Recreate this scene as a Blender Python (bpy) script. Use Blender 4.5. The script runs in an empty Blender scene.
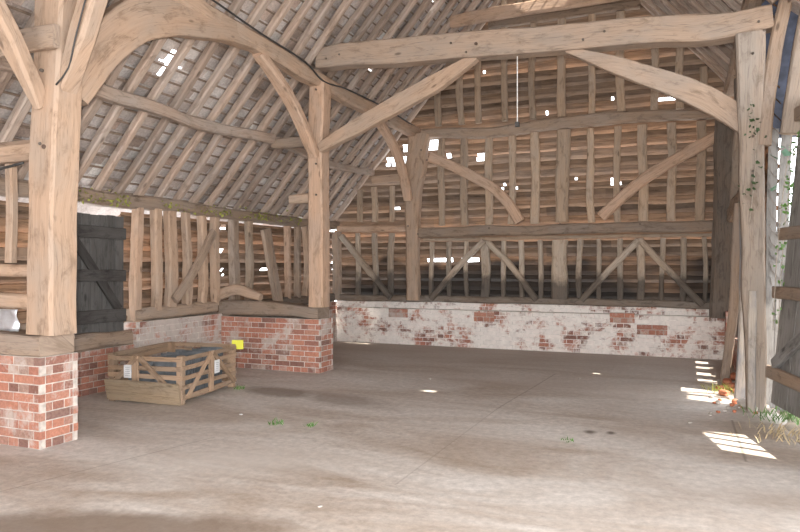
import bpy, math, random
from mathutils import Vector, noise
random.seed(7)
col = bpy.context.scene.collection
PI = math.pi
# ---------------------------------------------------------------- survey numbers of the barn
F = 680.0; CU, CV = 400.0, 265.0; EYE = 1.6
SN, CS = 0.3854, 0.9228              # camera looks 22.7 degrees left of the barn's long axis (+Y)
XL, XR, XC = -6.85, 0.75, -2.15      # outer left wall, right wall, ridge line
XA = -5.05                           # left arcade
YE = 12.85                           # end gable
YT = 8.9                             # second truss
SL = 1.15; Z0 = 2.5
def ray(u, v):
    r = (u-CU)/F; k = (CV-v)/F
    return Vector((-SN+r*CS, CS+r*SN, k))
def onY(u, v, Y):
    d = ray(u, v); t = Y/d.y; return Vector((d.x*t, Y, EYE+d.z*t))
def onX(u, v, X):
    d = ray(u, v); t = X/d.x; return Vector((X, d.y*t, EYE+d.z*t))
def onZ(u, v, Z=0.0):
    d = ray(u, v); t = (Z-EYE)/d.z; return Vector((d.x*t, d.y*t, Z))
def truss(u, v):
    p = onY(u, v, YT)
    for _ in range(4): p = onY(u, v, YT-.07*(p.x-XA))
    return p
def on_left_roof(u, v):
    d = ray(u, v); t = (Z0+SL*(-XL)-EYE)/(d.z-SL*d.x); return Vector((d.x*t, d.y*t, EYE+d.z*t))
def roofz(x): return Z0+SL*(x-XL) if x <= XC else Z0+SL*(2*XC-x-XL)
ZR = roofz(XC)
def on_right_roof(u, v):
    d = ray(u, v); t = (Z0+SL*(2*XC-XL)-EYE)/(d.z+SL*d.x); return Vector((d.x*t, d.y*t, EYE+d.z*t))

# ---------------------------------------------------------------- materials
def new_mat(name):
    m = bpy.data.materials.new(name); m.use_nodes = True
    nt = m.node_tree; b = nt.nodes['Principled BSDF']
    return m, nt, b
def N(nt, t, **kw):
    n = nt.nodes.new(t)
    for k, v in kw.items():
        if k in n.inputs: n.inputs[k].default_value = v
        else: setattr(n, k, v)
    return n
def ramp(nt, stops):
    n = nt.nodes.new('ShaderNodeValToRGB'); e = n.color_ramp.elements
    while len(e) < len(stops): e.new(.5)
    for i, (p, c) in enumerate(stops):
        e[i].position = p; e[i].color = (c[0], c[1], c[2], 1) if not isinstance(c, (int, float)) else (c, c, c, 1)
    return n
def mix(nt, fac, a, b, mode='MIX'):
    n = nt.nodes.new('ShaderNodeMix'); n.data_type = 'RGBA'; n.blend_type = mode
    for i, x in ((0, fac), (6, a), (7, b)):
        if hasattr(x, 'is_linked') or hasattr(x, 'links'): nt.links.new(x, n.inputs[i])
        elif i == 0: n.inputs[0].default_value = x
        else: n.inputs[i].default_value = (x[0], x[1], x[2], 1)
    return n.outputs[2]
def math_(nt, op, a, b=0.0, clamp=False):
    n = nt.nodes.new('ShaderNodeMath'); n.operation = op; n.use_clamp = clamp
    for i, x in enumerate((a, b)):
        if hasattr(x, 'links'): nt.links.new(x, n.inputs[i])
        else: n.inputs[i].default_value = x
    return n.outputs[0]
def bump(nt, b, h, s=.4, dist=.01):
    n = nt.nodes.new('ShaderNodeBump'); n.inputs['Strength'].default_value = s; n.inputs['Distance'].default_value = dist
    nt.links.new(h, n.inputs['Height']); nt.links.new(n.outputs[0], b.inputs['Normal'])
def wood(name, light, dark, grey=(.30, .27, .24), greyamt=.45, rough=.8, stain=None, var=.35):
    m, nt, b = new_mat(name); L = nt.links.new
    uv = N(nt, 'ShaderNodeUVMap'); oi = N(nt, 'ShaderNodeObjectInfo')
    off = N(nt, 'ShaderNodeVectorMath', operation='ADD')
    sc = N(nt, 'ShaderNodeVectorMath', operation='SCALE'); sc.inputs[0].default_value = (37, 11, 23)
    L(oi.outputs['Random'], sc.inputs['Scale']); L(uv.outputs[0], off.inputs[0]); L(sc.outputs[0], off.inputs[1])
    mp = N(nt, 'ShaderNodeMapping'); mp.inputs['Scale'].default_value = (1.6, 34, 1); L(off.outputs[0], mp.inputs[0])
    g = N(nt, 'ShaderNodeTexNoise', Scale=1.6, Detail=8, Roughness=.65, Distortion=.6); L(mp.outputs[0], g.inputs[0])
    mp2 = N(nt, 'ShaderNodeMapping'); mp2.inputs['Scale'].default_value = (1.2, 3, 1); L(off.outputs[0], mp2.inputs[0])
    p = N(nt, 'ShaderNodeTexNoise', Scale=1.3, Detail=5, Roughness=.6); L(mp2.outputs[0], p.inputs[0])
    dk = [d*.5+l*.5 for d, l in zip(dark, light)]
    r1 = ramp(nt, [(.25, dk), (.52, light), (.75, [min(1, c*1.12) for c in light])]); L(g.outputs[0], r1.inputs[0])
    r2 = ramp(nt, [(.40, 0), (.62, 1)]); L(p.outputs[0], r2.inputs[0])
    c = mix(nt, math_(nt, 'MULTIPLY', r2.outputs[0], greyamt), r1.outputs[0], grey)
    s4 = N(nt, 'ShaderNodeTexNoise', Scale=3.1, Detail=7, Roughness=.7, Distortion=.5); L(mp2.outputs[0], s4.inputs[0])
    r5 = ramp(nt, [(.52, 0), (.66, 1)]); L(s4.outputs[0], r5.inputs[0])
    c = mix(nt, math_(nt, 'MULTIPLY', r5.outputs[0], .55), c, [x*.62 for x in dark])
    kn = N(nt, 'ShaderNodeTexVoronoi', Scale=1.0); mk = N(nt, 'ShaderNodeMapping'); mk.inputs['Scale'].default_value = (1.7, 4.5, 1); L(off.outputs[0], mk.inputs[0]); L(mk.outputs[0], kn.inputs[0])
    r6 = ramp(nt, [(.05, 1), (.11, 0)]); L(kn.outputs['Distance'], r6.inputs[0])
    c = mix(nt, math_(nt, 'MULTIPLY', r6.outputs[0], .7), c, [x*.35 for x in dark])
    # cracks along the grain
    mp3 = N(nt, 'ShaderNodeMapping'); mp3.inputs['Scale'].default_value = (.7, 14, 1); L(off.outputs[0], mp3.inputs[0])
    k = N(nt, 'ShaderNodeTexNoise', Scale=1.1, Detail=3); L(mp3.outputs[0], k.inputs[0])
    r3 = ramp(nt, [(.485, 1), (.5, 0), (.515, 1)]); L(k.outputs[0], r3.inputs[0])
    c = mix(nt, math_(nt, 'MULTIPLY', math_(nt, 'SUBTRACT', 1.0, r3.outputs[0]), .35), c, [x*.28 for x in dark])
    vv = math_(nt, 'ADD', math_(nt, 'MULTIPLY', oi.outputs['Random'], var), 1-var*.6)
    hs = N(nt, 'ShaderNodeHueSaturation'); L(c, hs.inputs['Color']); L(vv, hs.inputs['Value']); c = hs.outputs[0]
    if stain:
        z0, amt = stain
        geo = N(nt, 'ShaderNodeNewGeometry'); sx = N(nt, 'ShaderNodeSeparateXYZ'); L(geo.outputs['Position'], sx.inputs[0])
        nn = N(nt, 'ShaderNodeTexNoise', Scale=1.1, Detail=6, Roughness=.65); L(geo.outputs['Position'], nn.inputs[0])
        h = math_(nt, 'ADD', sx.outputs[2], math_(nt, 'MULTIPLY', math_(nt, 'SUBTRACT', nn.outputs[0], .5), .9))
        f = math_(nt, 'MULTIPLY', math_(nt, 'SUBTRACT', z0, h), 7.0, True)
        c = mix(nt, math_(nt, 'MULTIPLY', f, amt), c, (.035, .03, .028))
    L(c, b.inputs['Base Color']); b.inputs['Roughness'].default_value = rough; b.inputs['Specular IOR Level'].default_value = .25
    bump(nt, b, g.outputs[0], .55, .012)
    return m
M = {}
M['oak'] = wood('pale_oak', (.44, .305, .215), (.28, .18, .115), (.35, .28, .225), .6, var=.15)
M['oak_tie'] = wood('greyed_oak', (.375, .275, .205), (.22, .155, .11), (.30, .25, .21), .65, var=.1)
M['oak_warm'] = wood('warm_oak', (.49, .325, .225), (.30, .19, .115), (.37, .30, .25), .4, var=.2)
M['oak_brown'] = wood('brown_oak', (.33, .24, .175), (.17, .115, .08), (.28, .24, .21), .5)
M['oak_right'] = wood('grey_ivy_post_timber', (.34, .27, .215), (.21, .15, .11), (.28, .25, .22), .6, var=.15)
M['oak_dark'] = wood('dark_oak', (.15, .115, .09), (.06, .045, .035), (.13, .12, .11), .5)
M['rafter'] = wood('rafter_timber', (.40, .30, .235), (.25, .18, .135), (.38, .335, .30), .55, var=.45)
M['stud'] = wood('gable_stud_timber', (.44, .32, .225), (.25, .17, .11), (.33, .29, .25), .5, var=.4)
M['stud_low'] = wood('lower_stud_timber', (.42, .33, .25), (.23, .165, .12), (.34, .31, .27), .5, var=.4, stain=(1.45, .75))
M['sill'] = wood('gable_sill_timber', (.17, .13, .10), (.08, .06, .045), (.20, .18, .16), .5)
M['crate'] = wood('crate_softwood', (.36, .24, .155), (.22, .14, .09), (.28, .225, .175), .4, var=.3)
M['chip'] = wood('crate_board', (.32, .235, .155), (.25, .18, .115), (.28, .23, .17), .5, var=.1)
M['door'] = wood('grey_door_board', (.085, .08, .075), (.045, .042, .04), (.12, .115, .11), .6, var=.15)
M['door_l'] = wood('black_door_ledge', (.05, .045, .042), (.02, .018, .017), (.09, .085, .08), .5)
M['leaf_door'] = wood('weathered_grey_board', (.20, .19, .18), (.09, .085, .08), (.30, .29, .28), .6, var=.2)
M['white_oak'] = wood('peeling_white_paint_timber', (.40, .35, .30), (.22, .17, .13), (.17, .18, .21), .75)

def boards_mat(name, stain, tint=(1, 1, 1)):
    m, nt, b = new_mat(name); L = nt.links.new
    at = N(nt, 'ShaderNodeAttribute', attribute_name='rnd'); uv = N(nt, 'ShaderNodeUVMap')
    mp = N(nt, 'ShaderNodeMapping'); mp.inputs['Scale'].default_value = (1.2, 18, 1); L(uv.outputs[0], mp.inputs[0])
    g = N(nt, 'ShaderNodeTexNoise', Scale=1.6, Detail=8, Roughness=.7, Distortion=.8); L(mp.outputs[0], g.inputs[0])
    r = ramp(nt, [(0, (.11, .075, .052)), (.25, (.22, .145, .095)), (.5, (.33, .21, .135)), (.75, (.40, .235, .14)), (1, (.29, .21, .155))]); L(at.outputs['Fac'], r.inputs[0])
    r1 = ramp(nt, [(.32, .38), (.52, 1), (.8, 1.3)]); L(g.outputs[0], r1.inputs[0])
    c = mix(nt, 1.0, r.outputs[0], r1.outputs[0], 'MULTIPLY')
    c = mix(nt, 1.0, c, tint, 'MULTIPLY')
    geo = N(nt, 'ShaderNodeNewGeometry'); sx = N(nt, 'ShaderNodeSeparateXYZ'); L(geo.outputs['Position'], sx.inputs[0])
    n2 = N(nt, 'ShaderNodeTexNoise', Scale=2.2, Detail=5, Roughness=.6); L(geo.outputs['Position'], n2.inputs[0])
    r2 = ramp(nt, [(.42, 0), (.65, 1)]); L(n2.outputs[0], r2.inputs[0])
    c = mix(nt, math_(nt, 'MULTIPLY', r2.outputs[0], .5), c, (.20*tint[0], .155*tint[1], .125*tint[2]))
    if stain:
        nn = N(nt, 'ShaderNodeTexNoise', Scale=.8, Detail=4, Roughness=.6); L(geo.outputs['Position'], nn.inputs[0])
        h = math_(nt, 'ADD', sx.outputs[2], math_(nt, 'MULTIPLY', math_(nt, 'SUBTRACT', nn.outputs[0], .5), .8))
        f = math_(nt, 'MULTIPLY', math_(nt, 'SUBTRACT', stain, h), 9.0, True)
        n3 = N(nt, 'ShaderNodeTexNoise', Scale=.55, Detail=2); L(geo.outputs['Position'], n3.inputs[0])
        r3 = ramp(nt, [(.38, .55), (.5, 1)]); L(n3.outputs[0], r3.inputs[0])
        c = mix(nt, math_(nt, 'MULTIPLY', math_(nt, 'MULTIPLY', f, .9), r3.outputs[0]), c, (.02, .018, .017))
    L(c, b.inputs['Base Color']); b.inputs['Roughness'].default_value = .85; b.inputs['Specular IOR Level'].default_value = .2
    bump(nt, b, g.outputs[0], .5, .01)
    return m
M['gable'] = boards_mat('waney_gable_board', 1.72)
M['wallb'] = boards_mat('waney_side_board', None, (1.0, .95, .9))

def brick_mat(name, whitewash, tones, washcol=(.62, .57, .53)):
    m, nt, b = new_mat(name); L = nt.links.new
    at = N(nt, 'ShaderNodeAttribute', attribute_name='rnd')
    geo = N(nt, 'ShaderNodeNewGeometry')
    r = ramp(nt, tones); L(at.outputs['Fac'], r.inputs[0])
    n1 = N(nt, 'ShaderNodeTexNoise', Scale=38, Detail=6, Roughness=.7); L(geo.outputs['Position'], n1.inputs[0])
    r1 = ramp(nt, [(.3, .72), (.7, 1.2)]); L(n1.outputs[0], r1.inputs[0])
    c = mix(nt, 1.0, r.outputs[0], r1.outputs[0], 'MULTIPLY')
    n2 = N(nt, 'ShaderNodeTexNoise', Scale=2.2, Detail=9, Roughness=.72, Distortion=.3); L(geo.outputs['Position'], n2.inputs[0])
    jit = math_(nt, 'ADD', n2.outputs[0], math_(nt, 'MULTIPLY', math_(nt, 'SUBTRACT', at.outputs['Fac'], .5), .06))
    r2 = ramp(nt, [(whitewash, 0), (whitewash+.09, 1)]); L(jit, r2.inputs[0])
    n3 = N(nt, 'ShaderNodeTexNoise', Scale=9, Detail=6); L(geo.outputs['Position'], n3.inputs[0])
    wc = mix(nt, n3.outputs[0], [x*.72 for x in washcol], [min(1, x*1.2) for x in washcol])
    c = mix(nt, math_(nt, 'MULTIPLY', r2.outputs[0], .88), c, wc)
    L(c, b.inputs['Base Color']); b.inputs['Roughness'].default_value = .9; b.inputs['Specular IOR Level'].default_value = .2
    bump(nt, b, n1.outputs[0], .5, .006)
    return m
red = [(0, (.24, .145, .12)), (.08, (.22, .115, .09)), (.3, (.36, .16, .115)), (.6, (.45, .20, .135)), (.85, (.38, .205, .155)), (.93, (.31, .21, .17)), (1, (.44, .31, .25))]
M['brick'] = brick_mat('red_brick', .515, red, (.50, .42, .375))
M['brick_white'] = brick_mat('limewashed_brick', .415, red, (.80, .75, .70))
M['brick_pale'] = brick_mat('plastered_brick', .40, red, (.48, .43, .39))
def plain(name, c, rough=.8, metal=0, nscale=20, amp=.25):
    m, nt, b = new_mat(name); L = nt.links.new
    tc = N(nt, 'ShaderNodeTexCoord'); n = N(nt, 'ShaderNodeTexNoise', Scale=nscale, Detail=5); L(tc.outputs['Object'], n.inputs[0])
    r = ramp(nt, [(.3, [x*(1-amp) for x in c]), (.7, [min(1, x*(1+amp)) for x in c])]); L(n.outputs[0], r.inputs[0])
    L(r.outputs[0], b.inputs['Base Color']); b.inputs['Roughness'].default_value = rough; b.inputs['Metallic'].default_value = metal
    bump(nt, b, n.outputs[0], .3, .004)
    return m
M['mortar'] = plain('lime_mortar', (.52, .46, .41), .95)
M['mortar_white'] = plain('limewashed_mortar', (.68, .63, .58), .95)
M['mortar_dirty'] = plain('dirty_mortar', (.42, .36, .31), .95)
M['cable'] = plain('black_cable', (.03, .028, .026), .5)
M['iron'] = plain('rusty_iron', (.12, .08, .06), .6, .4)
M['wire'] = plain('pale_wire', (.7, .68, .65), .5)
M['slate'] = plain('blue_grey_slate', (.13, .14, .15), .6, 0, 6, .5)
M['yellow'] = plain('yellow_card', (.60, .58, .04), .6, 0, 8, .06)
M['paper'] = plain('white_paper', (.68, .68, .68), .6, 0, 14, .08)
M['ink'] = plain('grey_print', (.42, .42, .44), .6)
M['leafg'] = plain('green_leaf', (.10, .20, .05), .5, 0, 9, .4)
M['leafd'] = plain('ivy_leaf', (.04, .075, .025), .5, 0, 9, .5)
M['leafp'] = plain('pale_ivy_leaf', (.16, .30, .22), .5, 0, 9, .4)
M['moss'] = plain('yellow_green_moss', (.26, .26, .06), .9, 0, 9, .4)
M['straw'] = plain('dry_straw', (.42, .33, .20), .9, 0, 9, .3)
M['stone'] = plain('pale_rubble_stone', (.42, .38, .34), .9, 0, 12, .3)
M['brickbit'] = plain('broken_red_brick', (.42, .15, .08), .9, 0, 12, .3)
M['foil'] = plain('silver_sheeting', (.62, .64, .68), .3, .6, 10, .2)
M['dark_sheet'] = plain('dark_blue_sheet', (.055, .065, .10), .6, 0, 7, .5)
M['stem'] = plain('woody_stem', (.35, .30, .25), .8)

def tile_mat():
    m, nt, b = new_mat('clay_roof_tile'); L = nt.links.new
    at = N(nt, 'ShaderNodeAttribute', attribute_name='rnd'); geo = N(nt, 'ShaderNodeNewGeometry')
    r = ramp(nt, [(0, (.30, .23, .19)), (.2, (.42, .35, .31)), (.5, (.52, .46, .43)), (.8, (.62, .57, .54)), (.95, (.46, .33, .26)), (1, (.72, .69, .66))]); L(at.outputs['Fac'], r.inputs[0])
    n = N(nt, 'ShaderNodeTexNoise', Scale=1.3, Detail=6, Roughness=.65); L(geo.outputs['Position'], n.inputs[0])
    r2 = ramp(nt, [(.35, .55), (.55, 1), (.7, 1.1)]); L(n.outputs[0], r2.inputs[0])
    n2 = N(nt, 'ShaderNodeTexNoise', Scale=40, Detail=4); L(geo.outputs['Position'], n2.inputs[0])
    r3 = ramp(nt, [(.3, .8), (.7, 1.15)]); L(n2.outputs[0], r3.inputs[0])
    c = mix(nt, 1.0, mix(nt, 1.0, r.outputs[0], r2.outputs[0], 'MULTIPLY'), r3.outputs[0], 'MULTIPLY')
    L(c, b.inputs['Base Color']); b.inputs['Roughness'].default_value = .85; bump(nt, b, n2.outputs[0], .4, .004)
    return m
M['tile'] = tile_mat()
def floor_mat():
    m, nt, b = new_mat('dusty_concrete'); L = nt.links.new
    geo = N(nt, 'ShaderNodeNewGeometry'); P = geo.outputs['Position']
    sx = N(nt, 'ShaderNodeSeparateXYZ'); L(P, sx.inputs[0])
    mp = N(nt, 'ShaderNodeMapping'); mp.inputs['Rotation'].default_value = (0, 0, .5); mp.inputs['Scale'].default_value = (.45, 1.3, 1); L(P, mp.inputs[0])
    a = N(nt, 'ShaderNodeTexNoise', Scale=.9, Detail=9, Roughness=.62, Distortion=.7); L(mp.outputs[0], a.inputs[0])
    r = ramp(nt, [(.30, (.36, .28, .215)), (.43, (.48, .41, .355)), (.53, (.57, .515, .47)), (.68, (.65, .61, .575))]); L(a.outputs[0], r.inputs[0])
    f = N(nt, 'ShaderNodeTexNoise', Scale=14, Detail=8, Roughness=.75); L(P, f.inputs[0])
    r1 = ramp(nt, [(.28, .70), (.72, 1.2)]); L(f.outputs[0], r1.inputs[0])
    c = mix(nt, 1.0, r.outputs[0], r1.outputs[0], 'MULTIPLY')
    # browner compacted dust in the far bay
    w = N(nt, 'ShaderNodeTexNoise', Scale=.7, Detail=5); L(P, w.inputs[0])
    yy = math_(nt, 'ADD', sx.outputs[1], math_(nt, 'MULTIPLY', w.outputs[0], 2.4))
    far = math_(nt, 'MULTIPLY', math_(nt, 'SUBTRACT', yy, 10.8), .45, True)
    c = mix(nt, math_(nt, 'MULTIPLY', far, .6), c, (.40, .33, .275))
    def blotch(c, x, y, rx, ry, colr, amt, rot=0.0, soft=.5):
        mp = N(nt, 'ShaderNodeMapping'); mp.vector_type = 'TEXTURE'
        mp.inputs['Location'].default_value = (x, y, 0); mp.inputs['Rotation'].default_value = (0, 0, rot); mp.inputs['Scale'].default_value = (rx, ry, 1); L(P, mp.inputs[0])
        ln = N(nt, 'ShaderNodeVectorMath', operation='LENGTH'); L(mp.outputs[0], ln.inputs[0])
        s = N(nt, 'ShaderNodeTexNoise', Scale=1.6, Detail=7, Roughness=.68); L(P, s.inputs[0])
        d = math_(nt, 'ADD', ln.outputs['Value'], math_(nt, 'MULTIPLY', math_(nt, 'SUBTRACT', s.outputs[0], .5), 1.3))
        k = math_(nt, 'MULTIPLY', math_(nt, 'DIVIDE', math_(nt, 'SUBTRACT', 1.0, d), soft, True), amt)
        return mix(nt, k, c, colr)
    p = onZ(90, 528); c = blotch(c, p.x, p.y, 1.4, .34, (.17, .12, .085), .8, .38, .5)
    p = onZ(278, 392); c = blotch(c, p.x, p.y, .6, .3, (.17, .125, .095), .65, -.2, .4)
    p = onZ(345, 400); c = blotch(c, p.x, p.y, .9, .4, (.24, .185, .15), .6, -.3, .6)
    p = onZ(590, 432); c = blotch(c, p.x, p.y, .08, .10, (.10, .075, .055), .9, 0, .7)
    p = onZ(611, 433); c = blotch(c, p.x, p.y, .06, .09, (.10, .075, .055), .9, 0, .7)
    p = onZ(560, 385); c = blotch(c, p.x, p.y, 2.6, .8, (.40, .32, .265), .5, 0, .8)
    p = onZ(250, 460); c = blotch(c, p.x, p.y, 1.6, .5, (.66, .62, .58), .5, .4, .9)
    p = onZ(760, 500); c = blotch(c, p.x, p.y, .9, .5, (.30, .23, .18), .5, .4, .9)
    # slab joints
    def joint(c, p, q, wd=.012, amt=.6):
        a_, b_ = onZ(*p), onZ(*q); dx, dy = (b_-a_).x, (b_-a_).y; l = math.hypot(dx, dy)
        nx, ny = -dy/l, dx/l
        dist = math_(nt, 'ADD', math_(nt, 'MULTIPLY', math_(nt, 'SUBTRACT', sx.outputs[0], a_.x), nx), math_(nt, 'MULTIPLY', math_(nt, 'SUBTRACT', sx.outputs[1], a_.y), ny))
        al = math_(nt, 'ADD', math_(nt, 'MULTIPLY', math_(nt, 'SUBTRACT', sx.outputs[0], a_.x), dx/l), math_(nt, 'MULTIPLY', math_(nt, 'SUBTRACT', sx.outputs[1], a_.y), dy/l))
        wob = math_(nt, 'MULTIPLY', math_(nt, 'SUBTRACT', f.outputs[0], .5), .03)
        k = math_(nt, 'SUBTRACT', 1.0, math_(nt, 'DIVIDE', math_(nt, 'ABSOLUTE', math_(nt, 'ADD', dist, wob)), wd), True)
        k = math_(nt, 'MULTIPLY', k, math_(nt, 'MULTIPLY', math_(nt, 'GREATER_THAN', al, 0.0), math_(nt, 'LESS_THAN', al, l)))
        return mix(nt, math_(nt, 'MULTIPLY', k, amt), c, (.15, .12, .095))
    c = joint(c, (555, 374), (497, 409), .015, .5); c = joint(c, (497, 409), (395, 485), .012, .3)
    c = joint(c, (732, 420), (746, 462), .02, .7); c = joint(c, (215, 437), (0, 492), .012, .45)
    c = joint(c, (310, 377), (740, 425), .012, .25)
    L(c, b.inputs['Base Color'])
    r4 = ramp(nt, [(.3, .5), (.65, .8)]); L(a.outputs[0], r4.inputs[0]); L(r4.outputs[0], b.inputs['Roughness'])
    b.inputs['Specular IOR Level'].default_value = .45
    h = math_(nt, 'ADD', f.outputs[0], math_(nt, 'MULTIPLY', a.outputs[0], 1.5)); bump(nt, b, h, .35, .012)
    return m
M['floor'] = floor_mat()
M['ground'] = plain('bare_earth', (.24, .19, .14), .95, 0, 5, .4)

# ---------------------------------------------------------------- mesh helpers
def mesh_obj(name, verts, faces, mat, parent=None, uvs=None, rnd=None, loc=(0, 0, 0), smooth=False):
    loc = Vector(loc)
    off = loc if parent is None else Vector((0, 0, 0))
    base = Vector(loc)
    if parent is not None: base = Vector(parent.location)
    me = bpy.data.meshes.new(name)
    me.from_pydata([tuple(Vector(v)-base) for v in verts], [], faces)
    me.materials.append(mat)
    if uvs:
        ul = me.uv_layers.new(name='UVMap')
        flat = [c for f in uvs for p in f for c in p]
        ul.data.foreach_set('uv', flat)
    if rnd:
        at = me.attributes.new('rnd', 'FLOAT', 'FACE'); at.data.foreach_set('value', rnd)
    if smooth: me.polygons.foreach_set('use_smooth', [True]*len(me.polygons))
    me.update()
    o = bpy.data.objects.new(name, me); col.objects.link(o)
    if parent is not None: o.parent = parent
    else: o.location = loc
    return o
def tag(o, label, cat, group=None):
    o['label'] = label; o['category'] = cat
    if group: o['group'] = group
    return o
def empty(name, loc, label, cat, group=None):
    o = bpy.data.objects.new(name, None); o.location = loc; o.empty_display_size = .1; col.objects.link(o)
    return tag(o, label, cat, group)
def struct(o): o['kind'] = 'structure'; return o

def cat_rom(P, step):
    if len(P) == 2:
        a, b = P; n = max(2, int((b-a).length/step)+1)
        return [a.lerp(b, i/n) for i in range(n+1)]
    out = []
    for i in range(len(P)-1):
        p0 = P[i-1] if i else P[0]*2-P[1]; p1 = P[i]; p2 = P[i+1]; p3 = P[i+2] if i+2 < len(P) else P[-1]*2-P[-2]
        n = max(2, int((p2-p1).length/step)+1)
        for k in range(n):
            t = k/n
            out.append(.5*((2*p1)+(p2-p0)*t+(2*p0-5*p1+4*p2-p3)*t*t+(3*p1-p0-3*p2+p3)*t**3))
    out.append(P[-1]); return out
def sweep(pts, w, h, up, wob=.012, seed=None, step=.16, chamf=.18, rot=0):
    """timber of section w (sideways) by h (along up), w/h may be lists along the length"""
    sd = random.random()*100 if seed is None else seed
    P = cat_rom([Vector(p) for p in pts], step); n = len(P)
    up = Vector(up).normalized()
    def val(x, t):
        if not isinstance(x, (list, tuple)): return x
        k = t*(len(x)-1); i = min(int(k), len(x)-2); return x[i]+(x[i+1]-x[i])*(k-i)
    V = []; U = []; s = 0
    for i, p in enumerate(P):
        T = (P[min(i+1, n-1)]-P[max(i-1, 0)]).normalized()
        S = T.cross(up)
        if S.length < .05: S = T.cross(Vector((1, 0, 0)))
        S.normalize(); Uv = S.cross(T).normalized()
        if i: s += (P[i]-P[i-1]).length
        t = i/(n-1)
        ww = val(w, t); hh = val(h, t)
        a = noise.noise(Vector((s*1.1, sd, 0))); b = noise.noise(Vector((s*1.1, sd, 9))); g1 = noise.noise(Vector((s*1.9, sd, 21))); g2 = noise.noise(Vector((s*1.9, sd, 33)))
        c = p+S*a*wob*1.6+Uv*b*wob*1.6
        ww *= 1+g1*wob*7; hh *= 1+g2*wob*7
        x, y = ww/2, hh/2; k = chamf*min(ww, hh)
        ring = [(-x+k, -y), (x-k, -y), (x, -y+k), (x, y-k), (x-k, y), (-x+k, y), (-x, y-k), (-x, -y+k)]
        per = 0; prev = None; pv = []
        for j, (rx, ry) in enumerate(ring):
            q = noise.noise(Vector((s*5, sd+j*3.1, 50)))*wob*.35
            V.append(c+S*(rx+q)+Uv*(ry+q))
            if prev: per += math.hypot(rx-prev[0], ry-prev[1])
            prev = (rx, ry); pv.append(per)
        pv.append(per+2*k); U.append((s, pv))
    Fc = []; UV = []
    for i in range(n-1):
        for j in range(8):
            j2 = (j+1) % 8
            Fc.append((i*8+j, i*8+j2, (i+1)*8+j2, (i+1)*8+j))
            s0, p0 = U[i]; s1, p1 = U[i+1]
            UV.append([(s0, p0[j]), (s0, p0[j+1]), (s1, p1[j+1]), (s1, p1[j])])
    for base, rev in ((0, True), ((n-1)*8, False)):
        f = [base+j for j in range(8)]
        if rev: f.reverse()
        Fc.append(tuple(f)); UV.append([(j*.02, (j % 3)*.05) for j in range(8)])
    return V, Fc, UV
def timber(name, pts, w, h, up, mat, parent=None, label=None, cat=None, group=None, **kw):
    V, Fc, UV = sweep(pts, w, h, up, **kw)
    o = mesh_obj(name, V, Fc, M[mat], parent, UV, loc=pts[0])
    if parent is None: tag(o, label, cat, group)
    return o
def boxv(V, Fc, c, sz, R=None):
    b = len(V); x, y, z = sz[0]/2, sz[1]/2, sz[2]/2
    for p in ((-x, -y, -z), (x, -y, -z), (x, y, -z), (-x, y, -z), (-x, -y, z), (x, -y, z), (x, y, z), (-x, y, z)):
        q = Vector(p)
        if R: q = R @ q
        V.append(Vector(c)+q)
    for f in ((0, 3, 2, 1), (4, 5, 6, 7), (0, 1, 5, 4), (1, 2, 6, 5), (2, 3, 7, 6), (3, 0, 4, 7)): Fc.append(tuple(b+i for i in f))
def tube(name, pts, r, mat, parent=None, step=.1, sides=6, loc=None):
    P = cat_rom([Vector(p) for p in pts], step); V = []; Fc = []
    for i, p in enumerate(P):
        T = (P[min(i+1, len(P)-1)]-P[max(i-1, 0)]).normalized()
        S = T.cross(Vector((.3, .2, 1))); S.normalize(); U = S.cross(T)
        for j in range(sides):
            a = 2*PI*j/sides; V.append(p+S*math.cos(a)*r+U*math.sin(a)*r)
    for i in range(len(P)-1):
        for j in range(sides):
            k = (j+1) % sides; Fc.append((i*sides+j, i*sides+k, (i+1)*sides+k, (i+1)*sides+j))
    Fc.append(tuple(range(sides))[::-1]); Fc.append(tuple((len(P)-1)*sides+j for j in range(sides)))
    return mesh_obj(name, V, Fc, M[mat], parent, loc=pts[0] if loc is None else loc, smooth=True)

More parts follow.
